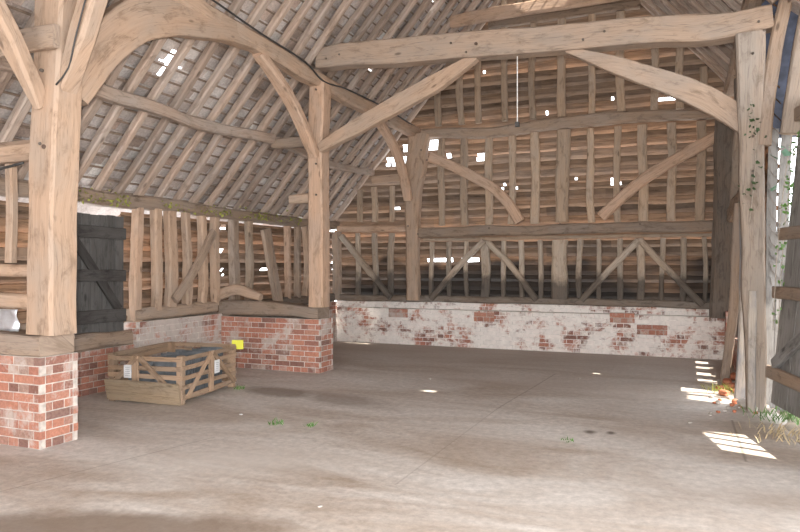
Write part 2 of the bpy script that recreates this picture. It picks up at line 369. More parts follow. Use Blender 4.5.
# ---------------------------------------------------------------- brickwork: real bricks on a mortar core, one mesh
def brickwork(name, x0, x1, y0, y1, z0, z1, mat, mortar='mortar', parent=None, ragged=0, seed=1, loc=None, top=True):
    rr = random.Random(seed)
    loc = Vector(((x0+x1)/2, (y0+y1)/2, z0)) if loc is None else Vector(loc)
    V = []; Fc = []; R = []
    g = .011; ch = .083; n = max(1, round((z1-z0)/ch)); ch = (z1-z0)/n
    def add(ax, ay, az, bx, by, bz, v):
        j = lambda: rr.uniform(-.003, .003)
        boxv(V, Fc, ((ax+bx)/2+j(), (ay+by)/2+j(), (az+bz)/2+j()*.3), (bx-ax, by-ay, bz-az)); R.extend([v]*6)
    d = .05
    for k in range(n):
        za, zb = z0+k*ch+g/2, z0+(k+1)*ch-g/2
        L = .25 if k % 2 else .125
        last = k >= n-2
        def run(a, b, emit):
            s = a-(L*.5 if k % 2 == 0 else 0)
            while s < b-1e-4:
                p, q = (s+g/2 if s > a+1e-4 else a), (s+L-g/2 if s+L < b-1e-4 else b)
                if q-p > .02 and not (ragged and last and rr.random() < ragged): emit(p, q, rr.random())
                s += L
        run(x0, x1, lambda p, q, v: add(p, y0, za, q, y0+d, zb, v))
        run(x0, x1, lambda p, q, v: add(p, y1-d, za, q, y1, zb, v))
        run(y0+d+g, y1-d-g, lambda p, q, v: add(x1-d, p, za, x1, q, zb, v))
        run(y0+d+g, y1-d-g, lambda p, q, v: add(x0, p, za, x0+d, q, zb, v))
    o = mesh_obj(name, V, Fc, M[mat], parent, rnd=R, loc=loc)
    V2 = []; F2 = []
    e = .004
    boxv(V2, F2, ((x0+x1)/2, (y0+y1)/2, (z0+z1)/2-(.04 if ragged else 0)), (x1-x0-2*e, y1-y0-2*e, z1-z0-(.08 if ragged else .004)))
    mesh_obj('mortar', V2, F2, M[mortar], o if parent is None else o, loc=loc)
    return o
# mortar children need the brick object's location as base
def fix_parenting(): pass

# ---------------------------------------------------------------- waney boards: one sheet of overlapping planks with real gaps
def boards(name, mapf, s0, s1, zlo, zhi, smin, smax, holes, mat, parent=None, loc=(0, 0, 0), row=.145, seed=3, lap=.022, thick=.02, seg=.045):
    rr = random.Random(seed); V = []; Fc = []; R = []; UV = []
    z = zlo; ri = 0
    while z < zhi:
        hgt = row*rr.uniform(.75, 1.3); a, b = smin(z), smax(z)
        if b-a < .1: break
        n = max(2, int((b-a)/seg)); joints = [a]; 
        while joints[-1] < b: joints.append(joints[-1]+rr.uniform(1.2, 3.2))
        rv = rr.random(); vals = [min(1, max(0, rv+rr.uniform(-.14, .14))) for _ in joints]
        base = len(V); dep = rr.uniform(-.008, .008)
        for i in range(n+1):
            s = a+(b-a)*i/n
            w1 = noise.noise(Vector((s*1.6, ri*7.3, seed)))*.018; w0 = noise.noise(Vector((s*1.3, ri*5.1, seed+9)))*.012
            zb = z-lap+w0; zt = min(z+hgt+w1, zhi+.03)
            for (zz, dd) in ((zb, .105), (zb+(zt-zb)*.5, .022), (zt-.012, 0.0), (zt, thick)):
                V.append(mapf(s, zz, dd+dep))
        for i in range(n):
            s = a+(b-a)*(i+.5)/n; k = max(j for j in range(len(joints)) if joints[j] <= s+1e-6)
            for q in range(3):
                zq = z+hgt*(.12, .7, .9)[q]
                if any(abs(s-hs) < max(hw, seg*.5) and abs(zq-hz) < max(hh, .035) for (hs, hz, hw, hh) in holes): continue
                Fc.append((base+i*4+q, base+i*4+4+q, base+i*4+5+q, base+i*4+1+q)); R.append(vals[k])
                u0 = (a+(b-a)*i/n)+ri*3.7; u1 = (a+(b-a)*(i+1)/n)+ri*3.7; v0 = q*.07+ri*.31; v1 = v0+.07
                UV.append([(u0, v0), (u1, v0), (u1, v1), (u0, v1)])
        z += hgt; ri += 1
    return mesh_obj(name, V, Fc, M[mat], parent, UV, R, loc=loc)

def ordn(n):
    w = ['first', 'second', 'third', 'fourth', 'fifth', 'sixth', 'seventh', 'eighth', 'ninth', 'tenth', 'eleventh', 'twelfth', 'thirteenth', 'fourteenth', 'fifteenth', 'sixteenth', 'seventeenth', 'eighteenth', 'nineteenth', 'twentieth']
    if n <= 20: return w[n-1]
    t = {2: 'twenty', 3: 'thirty', 4: 'forty'}[n//10]
    return {2: 'twentieth', 3: 'thirtieth', 4: 'fortieth'}[n//10] if n % 10 == 0 else t+'-'+w[n % 10-1]

# ================================================================ floor and ground
def grid_obj(name, x0, x1, y0, y1, nx, ny, zf, mat, edge=None):
    V = []; Fc = []
    for j in range(ny+1):
        for i in range(nx+1):
            x = x0+(x1-x0)*i/nx; y = y0+(y1-y0)*j/ny
            if edge: x = edge(x, y, i == nx, i == 0)
            V.append((x, y, zf(x, y)))
    for j in range(ny):
        for i in range(nx): a = j*(nx+1)+i; Fc.append((a, a+1, a+nx+2, a+nx+1))
    return mesh_obj(name, V, Fc, M[mat], smooth=True)
struct(grid_obj('floor', -6.9, .95, -8.5, 13, 60, 120, lambda x, y: 0.004*noise.noise(Vector((x*.8, y*.8, 0))), 'floor',
    lambda x, y, e, s: x+(.10*noise.noise(Vector((y*2.3, 3, 1))) if e else 0)))
struct(grid_obj('ground', .7, 9, -6, 16, 40, 90, lambda x, y: -.03+max(0, min(1, (x-.85)*2.5))*(.05+.05*noise.noise(Vector((x*1.5, y*1.5, 4)))), 'ground'))

# ================================================================ end gable wall (wall_back)
GY = YE+.02
def gp(u, v): p = onY(u, v, GY); return p.x, p.z
holes = []
for (u, v, w, h) in ((407, 148, .10, .09), (431, 144, .17, .12), (406, 159, .13, .09), (394, 160, .07, .09), (449, 154, .05, .06), (482, 157, .11, .06),
                     (388, 161, .04, .1), (440, 258, .28, .035), (470, 258, .2, .03), (665, 97, .2, .05), (700, 95, .1, .04), (592, 112, .02, .04), (546, 114, .02, .04),
                     (503, 186, .02, .04), (515, 187, .02, .04), (536, 187, .02, .04), (577, 178, .02, .04), (611, 181, .02, .04), (620, 182, .02, .04), (397, 207, .08, .04), (538, 8, .02, .04), (607, 20, .02, .04), (485, 69, .02, .04), (612, 100, .02, .04)):
    x, z = gp(u, v); holes.append((x, z, w, h))
wb = boards('wall_back', lambda s, z, d: Vector((s, YE+.03+d, z)), 0, 0, .98, ZR, lambda z: max(XL-.05, XL+(z-Z0)/SL-.09), lambda z: min(XR+.1, 2*XC-XL-(z-Z0)/SL+.09), holes, 'gable', seed=3)
struct(wb)
bp = brickwork('brick_plinth', XL+.05, XR+.02, YE-.18, YE+.2, 0, .72, 'brick_white', 'mortar_white', wb, seed=5)
b2 = brickwork('brick_ledge', XL+.05, XR+.02, YE-.05, YE+.2, .72, .86, 'brick_white', 'mortar_white', wb, seed=6)
# patches of newer repair brick are laid into the plinth face
for u, v, w in ((398, 313, .42), (484, 317, .40), (622, 318, .42), (652, 330, .50)):
    p = onY(u, v, YE-.19); brickwork('repair_patch', p.x-w/2, p.x+w/2, YE-.187, YE-.12, p.z-.09, p.z+.09, 'brick', 'mortar_dirty', wb, seed=int(u))

TIE_Y = YE-.10
timber('sill_beam', [(XL+.05, YE-.06, .92), (-3, YE-.06, .93), (XR, YE-.06, .91)], .2, .13, (0, 0, 1), 'sill', label='long dark sill beam lying on the white brick plinth of the end wall', cat='beam')
rail = timber('rail_beam', [onY(418, 233, TIE_Y-.03), onY(560, 229, TIE_Y-.03), onY(722, 226, TIE_Y-.03)], .16, .19, (0, 0, 1), 'oak_brown', label='heavy dark brown middle rail across the end wall between its two main posts', cat='beam', wob=.02)
timber('rail_beam', [onY(338, 229, TIE_Y), onY(410, 229, TIE_Y)], .12, .13, (0, 0, 1), 'oak_warm', label='short light middle rail at the left end of the end wall', cat='beam')
timber('stud_rail', [onY(424, 240, TIE_Y+.02), onY(717, 234.5, TIE_Y+.02)], .08, .055, (0, 0, 1), 'stud', label='thin pale rail just under the heavy middle rail of the end wall', cat='beam')
timber('tie_beam', [onY(422, 134, TIE_Y-.03), onY(500, 131, TIE_Y-.03), onY(560, 124, TIE_Y-.03), onY(640, 117, TIE_Y-.03), onY(726, 113, TIE_Y-.03)], .17, [.17, .2, .21, .2, .17], (0, 0, 1), 'oak_brown', label='wavy brown tie beam high across the end gable', cat='beam', wob=.02)
timber('collar_beam', [onY(489, 26, TIE_Y-.02), onY(640, 4, TIE_Y-.02)], .12, .14, (0, 0, 1), 'oak_brown', label='dark collar beam high on the end gable behind the big tie beam', cat='beam')
timber('strut_beam', [onY(373, 180, TIE_Y), onY(407, 177, TIE_Y)], .13, .15, (0, 0, 1), 'oak', label='short pale horizontal strut joining the far post to the left roof slope', cat='beam')
# main posts of the end wall
far_post = timber('arcade_post', [onY(413, 300, TIE_Y-.07), onY(413, 220, TIE_Y-.07), onY(415, 175, TIE_Y-.07), onY(419, 134, TIE_Y-.07)], [.27, .25, .27, .40, .42], .24, (0, 1, 0), 'oak', label='flared-headed oak arcade post against the left part of the end wall', cat='post', wob=.02)
timber('gable_post', [onY(560, 299, TIE_Y-.03), onY(560, 240, TIE_Y-.03)], .28, .2, (0, 1, 0), 'stud_low', label='broad dark central post under the middle rail of the end wall', cat='post', wob=.025)
timber('gable_post', [onY(562, 222, TIE_Y-.02), onY(563, 130, TIE_Y-.02)], .23, .17, (0, 1, 0), 'stud', label='broad central post of the end wall above the middle rail', cat='post', wob=.025)
timber('corner_post', [onY(721, 318, TIE_Y-.12), onY(724, 250, TIE_Y-.12), onY(726, 116, TIE_Y-.12)], .36, .26, (0, 1, 0), 'oak_dark', label='dark rotting corner post at the right end of the end wall', cat='post', wob=.025)
timber('corner_post', [onY(337, 300, TIE_Y-.02), onY(337, 232, TIE_Y-.02)], .17, .15, (0, 1, 0), 'oak_brown', label='thin corner post at the left end of the end wall', cat='post')

def studs(us, v0f, v1f, w, mat, fmt, grp, dy=.01):
    for i, u in enumerate(us):
        uu = u+random.uniform(-.8, .8)
        a = onY(u, v0f(u), TIE_Y+dy); b = onY(uu, v1f(u), TIE_Y+dy)
        m = a.lerp(b, .5)+Vector((random.uniform(-.03, .03), 0, 0))
        timber('stud', [a, m, b], w*random.uniform(.85, 1.15), .10, (0, 1, 0), mat, label=fmt % ordn(i+1), cat='stud', group=grp, wob=.022)
railtop = lambda u: onrow(u, 222, 217)
def lin(u, ua, va, ub, vb): return va+(vb-va)*(u-ua)/(ub-ua)
us_low1 = [358, 375, 391]
studs(us_low1, lambda u: 299, lambda u: 233, .10, 'stud_low', '%s thin stud from left corner, lower row of end wall', 'thin studs of the lower row of the end wall')
us_low2 = [432, 449, 467, 503, 522, 541, 580, 599, 621, 662.5, 683, 705]
studs(us_low2, lambda u: lin(u, 340, 299, 720, 306), lambda u: lin(u, 424, 242, 717, 237), .085, 'stud_low', '%s thin stud right of far arcade post, lower end wall', 'thin studs of the lower row of the end wall')
studs([485, 640], lambda u: lin(u, 340, 299, 720, 306), lambda u: lin(u, 424, 242, 717, 237), .15, 'stud_low', '%s broader stud at the peak of paired braces, lower end wall', 'broad lower studs')
us_mid = [442, 465, 489, 511, 535, 592, 617.5, 643, 672, 700]
studs(us_mid, lambda u: lin(u, 424, 226, 717, 220), lambda u: lin(u, 424, 140, 717, 120), .14, 'stud', '%s stud from left between tie beam and middle rail, end wall', 'studs between tie beam and middle rail')
us_up = [438, 461, 479, 505, 533, 562, 592, 621, 654, 680, 704]
def upz(u):
    p = onY(u, 100, TIE_Y); zt = roofz(p.x)-.08
    d = ray(u, 0); t = TIE_Y/d.y
    v = CV-(zt-EYE)/t*F
    return max(v, 12 if 500 < u < 640 else v)
studs(us_up, lambda u: lin(u, 424, 127, 717, 106), upz, .13, 'stud', '%s stud from left above the end gable tie beam', 'studs above the tie beam of the gable')
us_top = [504, 521, 539, 557, 576, 595.5, 615, 635]
def topz(u):
    p = onY(u, 0, TIE_Y); zt = min(roofz(p.x)-.08, 7.2); d = ray(u, 0); t = TIE_Y/d.y
    return CV-(zt-EYE)/t*F
studs(us_top, lambda u: lin(u, 489, 24, 640, 2)+1, topz, .10, 'stud', '%s stud from left above the high gable collar', 'topmost gable studs', dy=.03)
studs([360, 375, 392], lambda u: 222, lambda u: {360: 190, 375: 187, 392: 186}[u], .10, 'stud', '%s short stud from left under the left roof slope, end wall', 'short studs under the left roof slope')
# braces of the end wall
def brace(pix, w, mat, label, Y=TIE_Y-.07, h=.11, wob=.015):
    return timber('brace', [onY(u, v, Y) for u, v in pix], h, w, (0, 0, 1), mat, label=label, cat='brace', wob=wob)
brace([(341, 236), (366, 268), (391, 298)], .12, 'stud_low', 'straight diagonal brace in the left corner of the lower end wall')
brace([(431, 299), (457, 268), (484, 241)], .11, 'stud_low', 'left leg of the left pair of diagonal braces in the lower end wall')
brace([(488, 243), (512, 268), (537, 300)], .11, 'stud_low', 'right leg of the left pair of diagonal braces in the lower end wall')
brace([(582, 301), (611, 268), (638, 240)], .11, 'stud_low', 'left leg of the right pair of diagonal braces in the lower end wall')
brace([(642, 242), (670, 272), (703, 305)], .11, 'stud_low', 'right leg of the right pair of diagonal braces in the lower end wall')
brace([(430, 157), (460, 170), (490, 186), (508, 203), (520, 222)], .19, 'oak_warm', 'curved brace from the far arcade post down to the middle rail of the end wall', Y=TIE_Y-.12)
brace([(601, 217), (628, 192), (660, 168), (718, 136)], .19, 'oak_warm', 'rising brown brace on the right half of the end wall above the middle rail', Y=TIE_Y-.12)

# ================================================================ left wall with door
LYs = lambda u, z=0: onX(u, CV, XL).y
doorY0, doorY1 = 5.95, LYs(127)
side_holes = []
for (u, v, w, h) in ((226, 225, .06, .03), (226, 250, .05, .06), (227, 272, .02, .04), (272, 268, .2, .04), (338, 262, .06, .25)):
    p = onX(u, v, XL); side_holes.append((p.y, p.z, w, h))
side_holes.append((6.4, 1.5, .85-.1, 2.0)); side_holes.append(((doorY0+doorY1)/2, 1.6, (doorY1-doorY0)/2-.05, 2))
wl = boards('wall_left', lambda s, z, d: Vector((XL-.06-d, s, z)), 0, 0, .78, 2.28, lambda z: -8, lambda z: YE+.1, side_holes[:5]+[side_holes[-1]], 'wallb', seed=11, lap=.04)
struct(wl)
brickwork('brick_plinth', XL-.12, XL+.14, -8, doorY0-.2, 0, .80, 'brick', 'mortar_dirty', wl, seed=21)
brickwork('brick_plinth', XL-.12, XL+.10, doorY0-.2, doorY1+.03, 0, .55, 'brick', 'mortar_dirty', wl, seed=22)
brickwork('brick_plinth', XL-.12, XL+.14, doorY1+.03, YT+.02, 0, .84, 'brick_pale', 'mortar', wl, seed=23)
brickwork('brick_plinth', XL-.12, XL+.14, YT+.2, YE-.2, 0, .84, 'brick_pale', 'mortar', wl, seed=24)
timber('sill_beam', [(XL, -2.7, .87), (XL, 2, .86), (XL, doorY0-.22, .87)], .2, .14, (0, 0, 1), 'oak_brown', label='sill beam on the left wall plinth beside the nearest brick pier', cat='beam')
timber('sill_beam', [(XL, doorY0-.15, .64), (XL, doorY1+.02, .64)], .24, .2, (0, 0, 1), 'oak_brown', label='thick rough threshold timber under the black boarded door', cat='beam', wob=.03)
timber('sill_beam', [(XL, doorY1+.06, .93), (XL, YT-.15, .94)], .2, .17, (0, 0, 1), 'oak_brown', label='sill beam on the left wall between the black door and the cross wall', cat='beam', wob=.02)
timber('sill_beam', [(XL, YT+.32, .92), (XL, YE-.2, .92)], .2, .16, (0, 0, 1), 'oak_dark', label='sill beam of the left wall behind the far brick cross wall', cat='beam')
timber('wall_plate', [(XL+.02, -8, 2.45), (XL+.02, 4, 2.46), (XL+.02, 8, 2.44), (XL+.02, YE-.05, 2.43)], .2, .17, (0, 0, 1), 'oak_brown', label='long rough wall plate along the top of the left outer wall', cat='beam', wob=.03)
# left wall studs
li = [(-1.2, .16), (0.2, .15), (1.4, .16), (2.4, .15), (3.3, .17), (3.95, .15), (4.9, .16)]
for i, (y, w) in enumerate(li):
    timber('stud', [(XL+.03, y, .95), (XL+.04, y+.02, 1.6), (XL+.03, y, 2.36)], w, .11, (1, 0, 0), 'oak', label='%s left wall stud before the black door, counted from front' % ordn(i+1), cat='stud', group='left wall studs before the door', wob=.02)
names = [(135, 10, 'oak_warm', 'pale post at the right jamb of the black boarded door'), (153, 9, 'oak', 'first crooked round stud right of the black door'), (168, 12, 'oak', 'second and thickest stud right of the black door'),
         (185, 8, 'oak', 'third stud right of the black door'), (200, 8, 'oak', 'fourth stud right of the black door'), (214.5, 8, 'oak', 'fifth stud right of the black door crossed by a brace'),
         (232, 11, 'oak_brown', 'broad dull stud above the left end of the far cross wall'), (247, 7, 'stud', 'thin grey stud above the curved timber on the cross wall'),
         (286, 5, 'oak_warm', 'thin orange stud just right of the leaning plank'), (296, 6, 'oak_brown', 'grey stud just left of the middle arcade post'), (304, 5, 'oak', 'last thin stud left of the middle arcade post'), ]
for i, (u, wpx, m, lb) in enumerate(names):
    y = LYs(u); d = -XL*SN+y*CS; w = wpx/F*d
    zb = .97 if u > 140 else .58
    timber('stud' if u > 140 else 'door_post', [(XL+.03, y, zb), (XL+.05, y+random.uniform(-.04, .04), 1.5), (XL+.03, y+random.uniform(-.02, .02), 2.38)], w*1.05, .12, (1, 0, 0), m, label=lb, cat='stud' if u > 140 else 'post', wob=.025)
timber('door_post', [(XL+.03, doorY0-.1, .58), (XL+.03, doorY0-.1, 2.38)], .16, .13, (1, 0, 0), 'oak_brown', label='post at the left jamb of the black door behind the nearest arcade post', cat='post')
p0 = onX(174, 300, XL+.13); p1 = onX(214, 232, XL+.13); p1b = onX(196, 268, XL+.15)
timber('brace', [p0, p1b, p1], .07, .13, (0, 0, 1), 'oak_brown', label='diagonal brace rising across the left wall studs beyond the black door', cat='brace', wob=.02)
p0 = onX(279, 306, XL+.35); p1 = onX(266, 229, XL+.28)
timber('leaning_plank', [(p0.x, p0.y, .9), p1], .24, .07, (1, 0, 0), 'oak_brown', label='broad plank leaning back against the left wall behind the cross wall', cat='plank')
p0 = onX(296, 270, XL+.2); 
# black boarded door, closed, in the left wall
d1 = bpy.data.objects.new('door_1', None); d1.location = (XL-.02, (doorY0+doorY1)/2, .75); col.objects.link(d1); struct(d1)
n = 7; wd = (doorY1-doorY0-.06)/n
for i in range(n):
    y = doorY0+.02+wd*(i+.5)
    V, Fc, UV = sweep([(XL-.03, y, .66), (XL-.03, y, 2.24+random.uniform(-.012, .012))], wd-.006, .025, (1, 0, 0), wob=.003, chamf=.08)
    mesh_obj('door_board', V, Fc, M['door'], d1, UV)
for z in (.95, 1.47, 2.02):
    V, Fc, UV = sweep([(XL+.01, doorY0+.02, z), (XL+.01, doorY1-.05, z-.01)], .05, .15 if z > 1 else .17, (0, 0, 1), wob=.006); mesh_obj('door_ledge', V, Fc, M['door_l'], d1, UV)
V, Fc, UV = sweep([(XL+.01, doorY1-.15, 1.02), (XL+.01, doorY0+.12, 1.95)], .04, .12, (0, 0, 1), wob=.004); mesh_obj('door_brace', V, Fc, M['door_l'], d1, UV)

# ================================================================ brick cross walls of the aisle with their sills
pier = brickwork('brick_pier', XL+.14, -5.13, 4.22, 4.62, 0, .80, 'brick', 'mortar', seed=31)
tag(pier, 'near red brick cross wall with patchy whitewash under the nearest arcade post', 'brick wall')
timber('sill_beam', [(XL+.1, 4.42, .90), (-5.17, 4.42, .90)], .36, .19, (0, 0, 1), 'oak_brown', label='thick weathered sill beam on the nearest brick pier', cat='beam', wob=.015, chamf=.1)
pier2 = brickwork('brick_pier', XL+.14, -4.95, YT-.12, YT+.30, 0, .80, 'brick', 'mortar', seed=32)
tag(pier2, 'far red brick cross wall behind the crate, under the middle arcade post', 'brick wall')
timber('sill_beam', [(XL+.08, YT+.06, .93), (-6, YT+.06, .93), (-4.98, YT+.05, .88)], .34, [.24, .2, .16], (0, 0, 1), 'oak_brown', label='rough brown sill beam on top of the far brick cross wall', cat='beam', wob=.02, chamf=.12)
# curved offcut standing on the far sill
arc = [onY(u, v, YT-.03) for u, v in ((213, 303), (222, 294), (236, 289), (249, 293), (261, 303))]
for p in arc: p.z = max(p.z, 1.10)
timber('curved_timber', arc, .10, [.13, .17, .17, .15, .10], (0, 0, 1), 'oak', label='loose curved timber like an arch resting on the far cross wall', cat='timber')

# ================================================================ arcade posts
def bolt(p, parent, r=.022, d=(0, -1, 0)):
    V = []; Fc = []
    D = Vector(d).normalized(); S = D.orthogonal().normalized(); U = D.cross(S)
    for k, (rr_, off) in enumerate(((r, -.01), (r, .012), (r*.6, .02))):
        for j in range(8): a = 2*PI*j/8; V.append(Vector(p)+S*math.cos(a)*rr_+U*math.sin(a)*rr_+D*off)
    for k in range(2):
        for j in range(8): j2 = (j+1) % 8; Fc.append((k*8+j, k*8+j2, k*8+8+j2, k*8+8+j))
    Fc.append(tuple(16+j for j in range(8)))
    return mesh_obj('bolt', V, Fc, M['iron'], parent)
P1 = timber('arcade_post', [(-5.215, 4.42, .985), (-5.20, 4.42, 2.2), (-5.16, 4.43, 3.2), (-5.11, 4.45, 4.42)], [.33, .31, .31, .33, .37], .30, (0, 1, 0), 'oak', label='nearest pale oak arcade post standing on the near brick pier', cat='post', wob=.012, chamf=.09, seed=5.5)
bolt((-5.14, 4.27, 2.63), P1, .02)
P2 = timber('arcade_post', [(XA-.01, YT+.05, .97), (XA-.01, YT+.05, 2.4), (XA, YT+.05, 4.36)], [.25, .24, .26], .26, (0, 1, 0), 'oak_warm', label='middle oak arcade post standing on the far brick cross wall', cat='post', wob=.012, chamf=.1, seed=8.2)
bolt((XA, YT-.08, 3.4), P2, .02)
RX, RY = .70, 8.42
P3 = timber('arcade_post', [(RX+.03, RY, .0), (RX+.01, RY, 1.5), (RX-.02, RY, 3.0), (RX-.03, RY, 4.14)], [.19, .22, .25, .29], .24, (0, 1, 0), 'oak_right', label='tall right-hand post carrying the big tie beam, ivy on its face', cat='post', wob=.012, chamf=.1)
# ================================================================ plates, tie beam, collar, braces
timber('arcade_plate', [(XA, -8, 4.5), (XA, 4.4, 4.5), (XA, 6.6, 4.46), (XA, YT, 4.36), (XA, 11, 4.3), (XA+.05, YE-.08, 4.27)], .2, .22, (0, 0, 1), 'oak_brown' if 0 else 'oak', label='long arcade plate running from the upper left back to the end wall', cat='beam', wob=.015)
tie = timber('tie_beam', [truss(u, v)-Vector((0, .04, 0)) for u, v in ((322, 61), (365, 56), (430, 51), (480, 47), (560, 41), (650, 34), (720, 30), (772, 20))], .27, [.28, .34, .34, .33, .33, .31, .3, .25], (0, 0, 1), 'oak_tie', label='big cambered tie beam spanning the nave between middle and right posts', cat='beam', wob=.012, chamf=.08, seed=3.3)
bolt(truss(480, 48)-Vector((0, .19, 0)), tie, .02)
timber('brace', [truss(u, v)-Vector((0, .04, 0)) for u, v in ((322, 149), (350, 132), (395, 107), (440, 82), (478, 58))], .12, [.14, .22, .24, .24, .10], (0, 0, 1), 'oak', label='pale brace rising from the middle post to the big tie beam', cat='brace', wob=.01, chamf=.08)
timber('brace', [truss(u, v)-Vector((0, .04, 0)) for u, v in ((762, 136), (720, 108), (680, 88), (630, 71), (568, 52))], .13, [.24, .27, .25, .2, .07], (0, 0, 1), 'oak_tie', label='long curved brace rising from the right post to the big tie beam', cat='brace', wob=.01, chamf=.08)
timber('collar_beam', [on_left_roof(452, 22)+Vector((.0, 0, 0)), onY(500, 13, 11.4), onY(560, 3, 11.4), onY(700, -20, 11.4)], .14, .21, (0, 0, 1), 'oak_warm', label='bright high collar beam above the big tie beam', cat='beam', wob=.012)  # lighter oak colour helps imitate sunlight on this collar
# nearest frame braces
timber('brace', [(-5.14, 4.58, 3.12), (-5.1, 5.0, 3.82), (-5.06, 5.6, 4.22), (-5.04, 6.5, 4.38), (-5.04, 7.2, 4.4)], .17, [.2, .40, .46, .34, .16], (0, 0, 1), 'oak', label='big curved brace sweeping from the nearest post up to the arcade plate', cat='brace', wob=.01, chamf=.08)
timber('brace', [(-5.06, 4.42, 3.12), (-4.80, 4.42, 3.75), (-4.38, 4.42, 4.7)], [.08, .2, .2, .22], .18, (0, 1, 0), 'oak', label='steep pale brace rising right from the nearest post out of frame', cat='brace', wob=.01)
timber('tie_beam', [(-5.5, 4.42, 4.78), (-2, 4.42, 4.9), (.9, 4.42, 4.8)], .28, .3, (0, 0, 1), 'oak', label='tie beam over the nearest arcade post above the picture edge', cat='beam')
timber('brace', [(-5.2, 4.30, 3.0), (-5.15, 3.75, 3.75), (-5.08, 3.1, 4.42)], .15, [.08, .2, .22, .22], (1, 0, 0), 'oak', label='straight brace rising left towards the viewer from the nearest post', cat='brace', wob=.01)
timber('brace', [(XA, YT-.08, 3.22), (XA, 8.3, 3.75), (XA, 7.7, 4.15), (XA, 7.35, 4.33)], .13, [.15, .18, .18, .14], (1, 0, 0), 'oak_warm', label='orange curved brace from the middle post up to the arcade plate', cat='brace', wob=.01)
timber('brace', [onX(u, v, XA) for u, v in ((408, 200), (402, 170), (393, 145), (378, 120))], .12, .17, (1, 0, 0), 'oak_warm', label='slim curved brace from the far post up to the arcade plate', cat='brace', wob=.01)
# aisle ties of the nearest frame
timber('aisle_tie', [(XL+.06, 4.45, 2.62), (-5.35, 4.45, 2.66)], .2, .19, (0, 0, 1), 'oak', label='round pale aisle tie meeting the nearest post from the left', cat='beam', chamf=.28)
timber('aisle_strut', [onY(-40, 54, 4.25), onY(57, 36, 4.25)], .07, .2, (0, 0, 1), 'oak_brown', label='brown rail lapped onto the nearest post at upper left', cat='beam')
timber('partition_rail', [(XL+.1, 4.42, 1.56), (-5.35, 4.42, 1.55)], .1, .11, (0, 0, 1), 'oak', label='upper partition rail left of the nearest post', cat='beam')
timber('partition_rail', [(XL+.1, 4.42, 1.28), (-5.36, 4.42, 1.27)], .1, .13, (0, 0, 1), 'oak', label='lower partition rail left of the nearest post', cat='beam')
timber('partition_stud', [(-5.86, 4.50, 1.62), (-5.86, 4.50, 2.55)], .09, .08, (0, 1, 0), 'oak', label='short stud above the partition rails left of the nearest post', cat='stud')
q = timber('aisle_tie', [(XA-.14, YT+.05, 2.62), (XA-.5, YT+.05, 2.60)], .13, .14, (0, 0, 1), 'oak', label='broken aisle tie stub on the left of the middle post', cat='beam')
# silver sheet tucked in under the lower rail
Vs, Fs = [], []
for j in range(7):
    for i in range(11):
        Vs.append((-6.3+i*.075, 4.335+.02*math.sin(i*1.9+j)+.01*noise.noise(Vector((i, j, 2))), 1.0+j*.033))
for j in range(6):
    for i in range(10): a = j*11+i; Fs.append((a, a+1, a+12, a+11))
tag(mesh_obj('silver_sheet', Vs, Fs, M['foil'], loc=(-5.9, 4.335, 1.0), smooth=True), 'crumpled silver sheeting on the sill left of the nearest post', 'sheet').modifiers.new('t', 'SOLIDIFY').thickness = .006

# purlin of the aisle and struts
def purl(label, pts, w=.13):
    timber('purlin', pts, w, w*1.1, (0, 0, 1), 'rafter', label=label, cat='beam', wob=.02)
def inr(x, y, dz=.10): return Vector((x, y, roofz(x)-dz))
purl('sagging aisle purlin of the left roof slope between nearest and middle posts', [inr(-5.9, 4.4), inr(-5.88, 6.0), inr(-5.92, 7.2), inr(-5.86, YT)])
purl('aisle purlin of the left roof slope beyond the middle post', [inr(-5.86, YT+.15), inr(-5.95, 11), inr(-5.9, YE-.2)], .11)
purl('aisle purlin of the left roof slope nearest the viewer', [inr(-5.9, -2.6), inr(-5.88, 4.3)])
timber('aisle_strut', [(-5.86, YT+.05, 3.46), (XA-.14, YT+.05, 3.48)], .12, .15, (0, 0, 1), 'oak_brown', label='short horizontal strut from the aisle purlin to the middle post', cat='beam')
timber('purlin', [Vector((-3.55, -2.6, roofz(-3.55)-.12)), Vector((-3.55, 11.35, roofz(-3.55)-.12)), Vector((-3.55, YE-.1, roofz(-3.55)-.12))], .14, .16, (0, 0, 1), 'rafter', label='upper purlin high under the left roof slope', cat='beam') if 0 else None
# right arcade plate / wall plate
timber('wall_plate', [(XR-.02, -8, 4.62), (XR-.02, 8, 4.60), (XR-.02, YE-.05, 4.55)], .2, .2, (0, 0, 1), 'oak_brown', label='long plate carrying the right roof slope above the right posts', cat='beam')

# ================================================================ rafters
RS = .37
def rafter_pts(side, y, x0, x1):
    return [Vector((x, y+random.uniform(-.025, .025), roofz(x)+.055)) for x in [x0+(x1-x0)*k/4 for k in range(5)]]
ys = [YE-.12-RS*i for i in range(42)]
for i, y in enumerate(ys):
    if y < -2.6: break
    timber('rafter', rafter_pts('l', y, XL-.12, XC-.03), random.uniform(.085, .12), .10, (0, 1, 0) if 0 else (SL, 0, -1), 'rafter', label='%s rafter of the left roof slope counted from the end gable' % ordn(i+1), cat='rafter', group='rafters of the left roof slope', wob=.014, step=.3)
for i, y in enumerate(ys):
    if y < -2.6: break
    timber('rafter', rafter_pts('r', y, XR+.16, XC+.03), random.uniform(.085, .12), .10, (-SL, 0, -1), 'rafter', label='%s rafter of the right roof slope counted from the end gable' % ordn(i+1), cat='rafter', group='rafters of the right roof slope', wob=.014, step=.3)

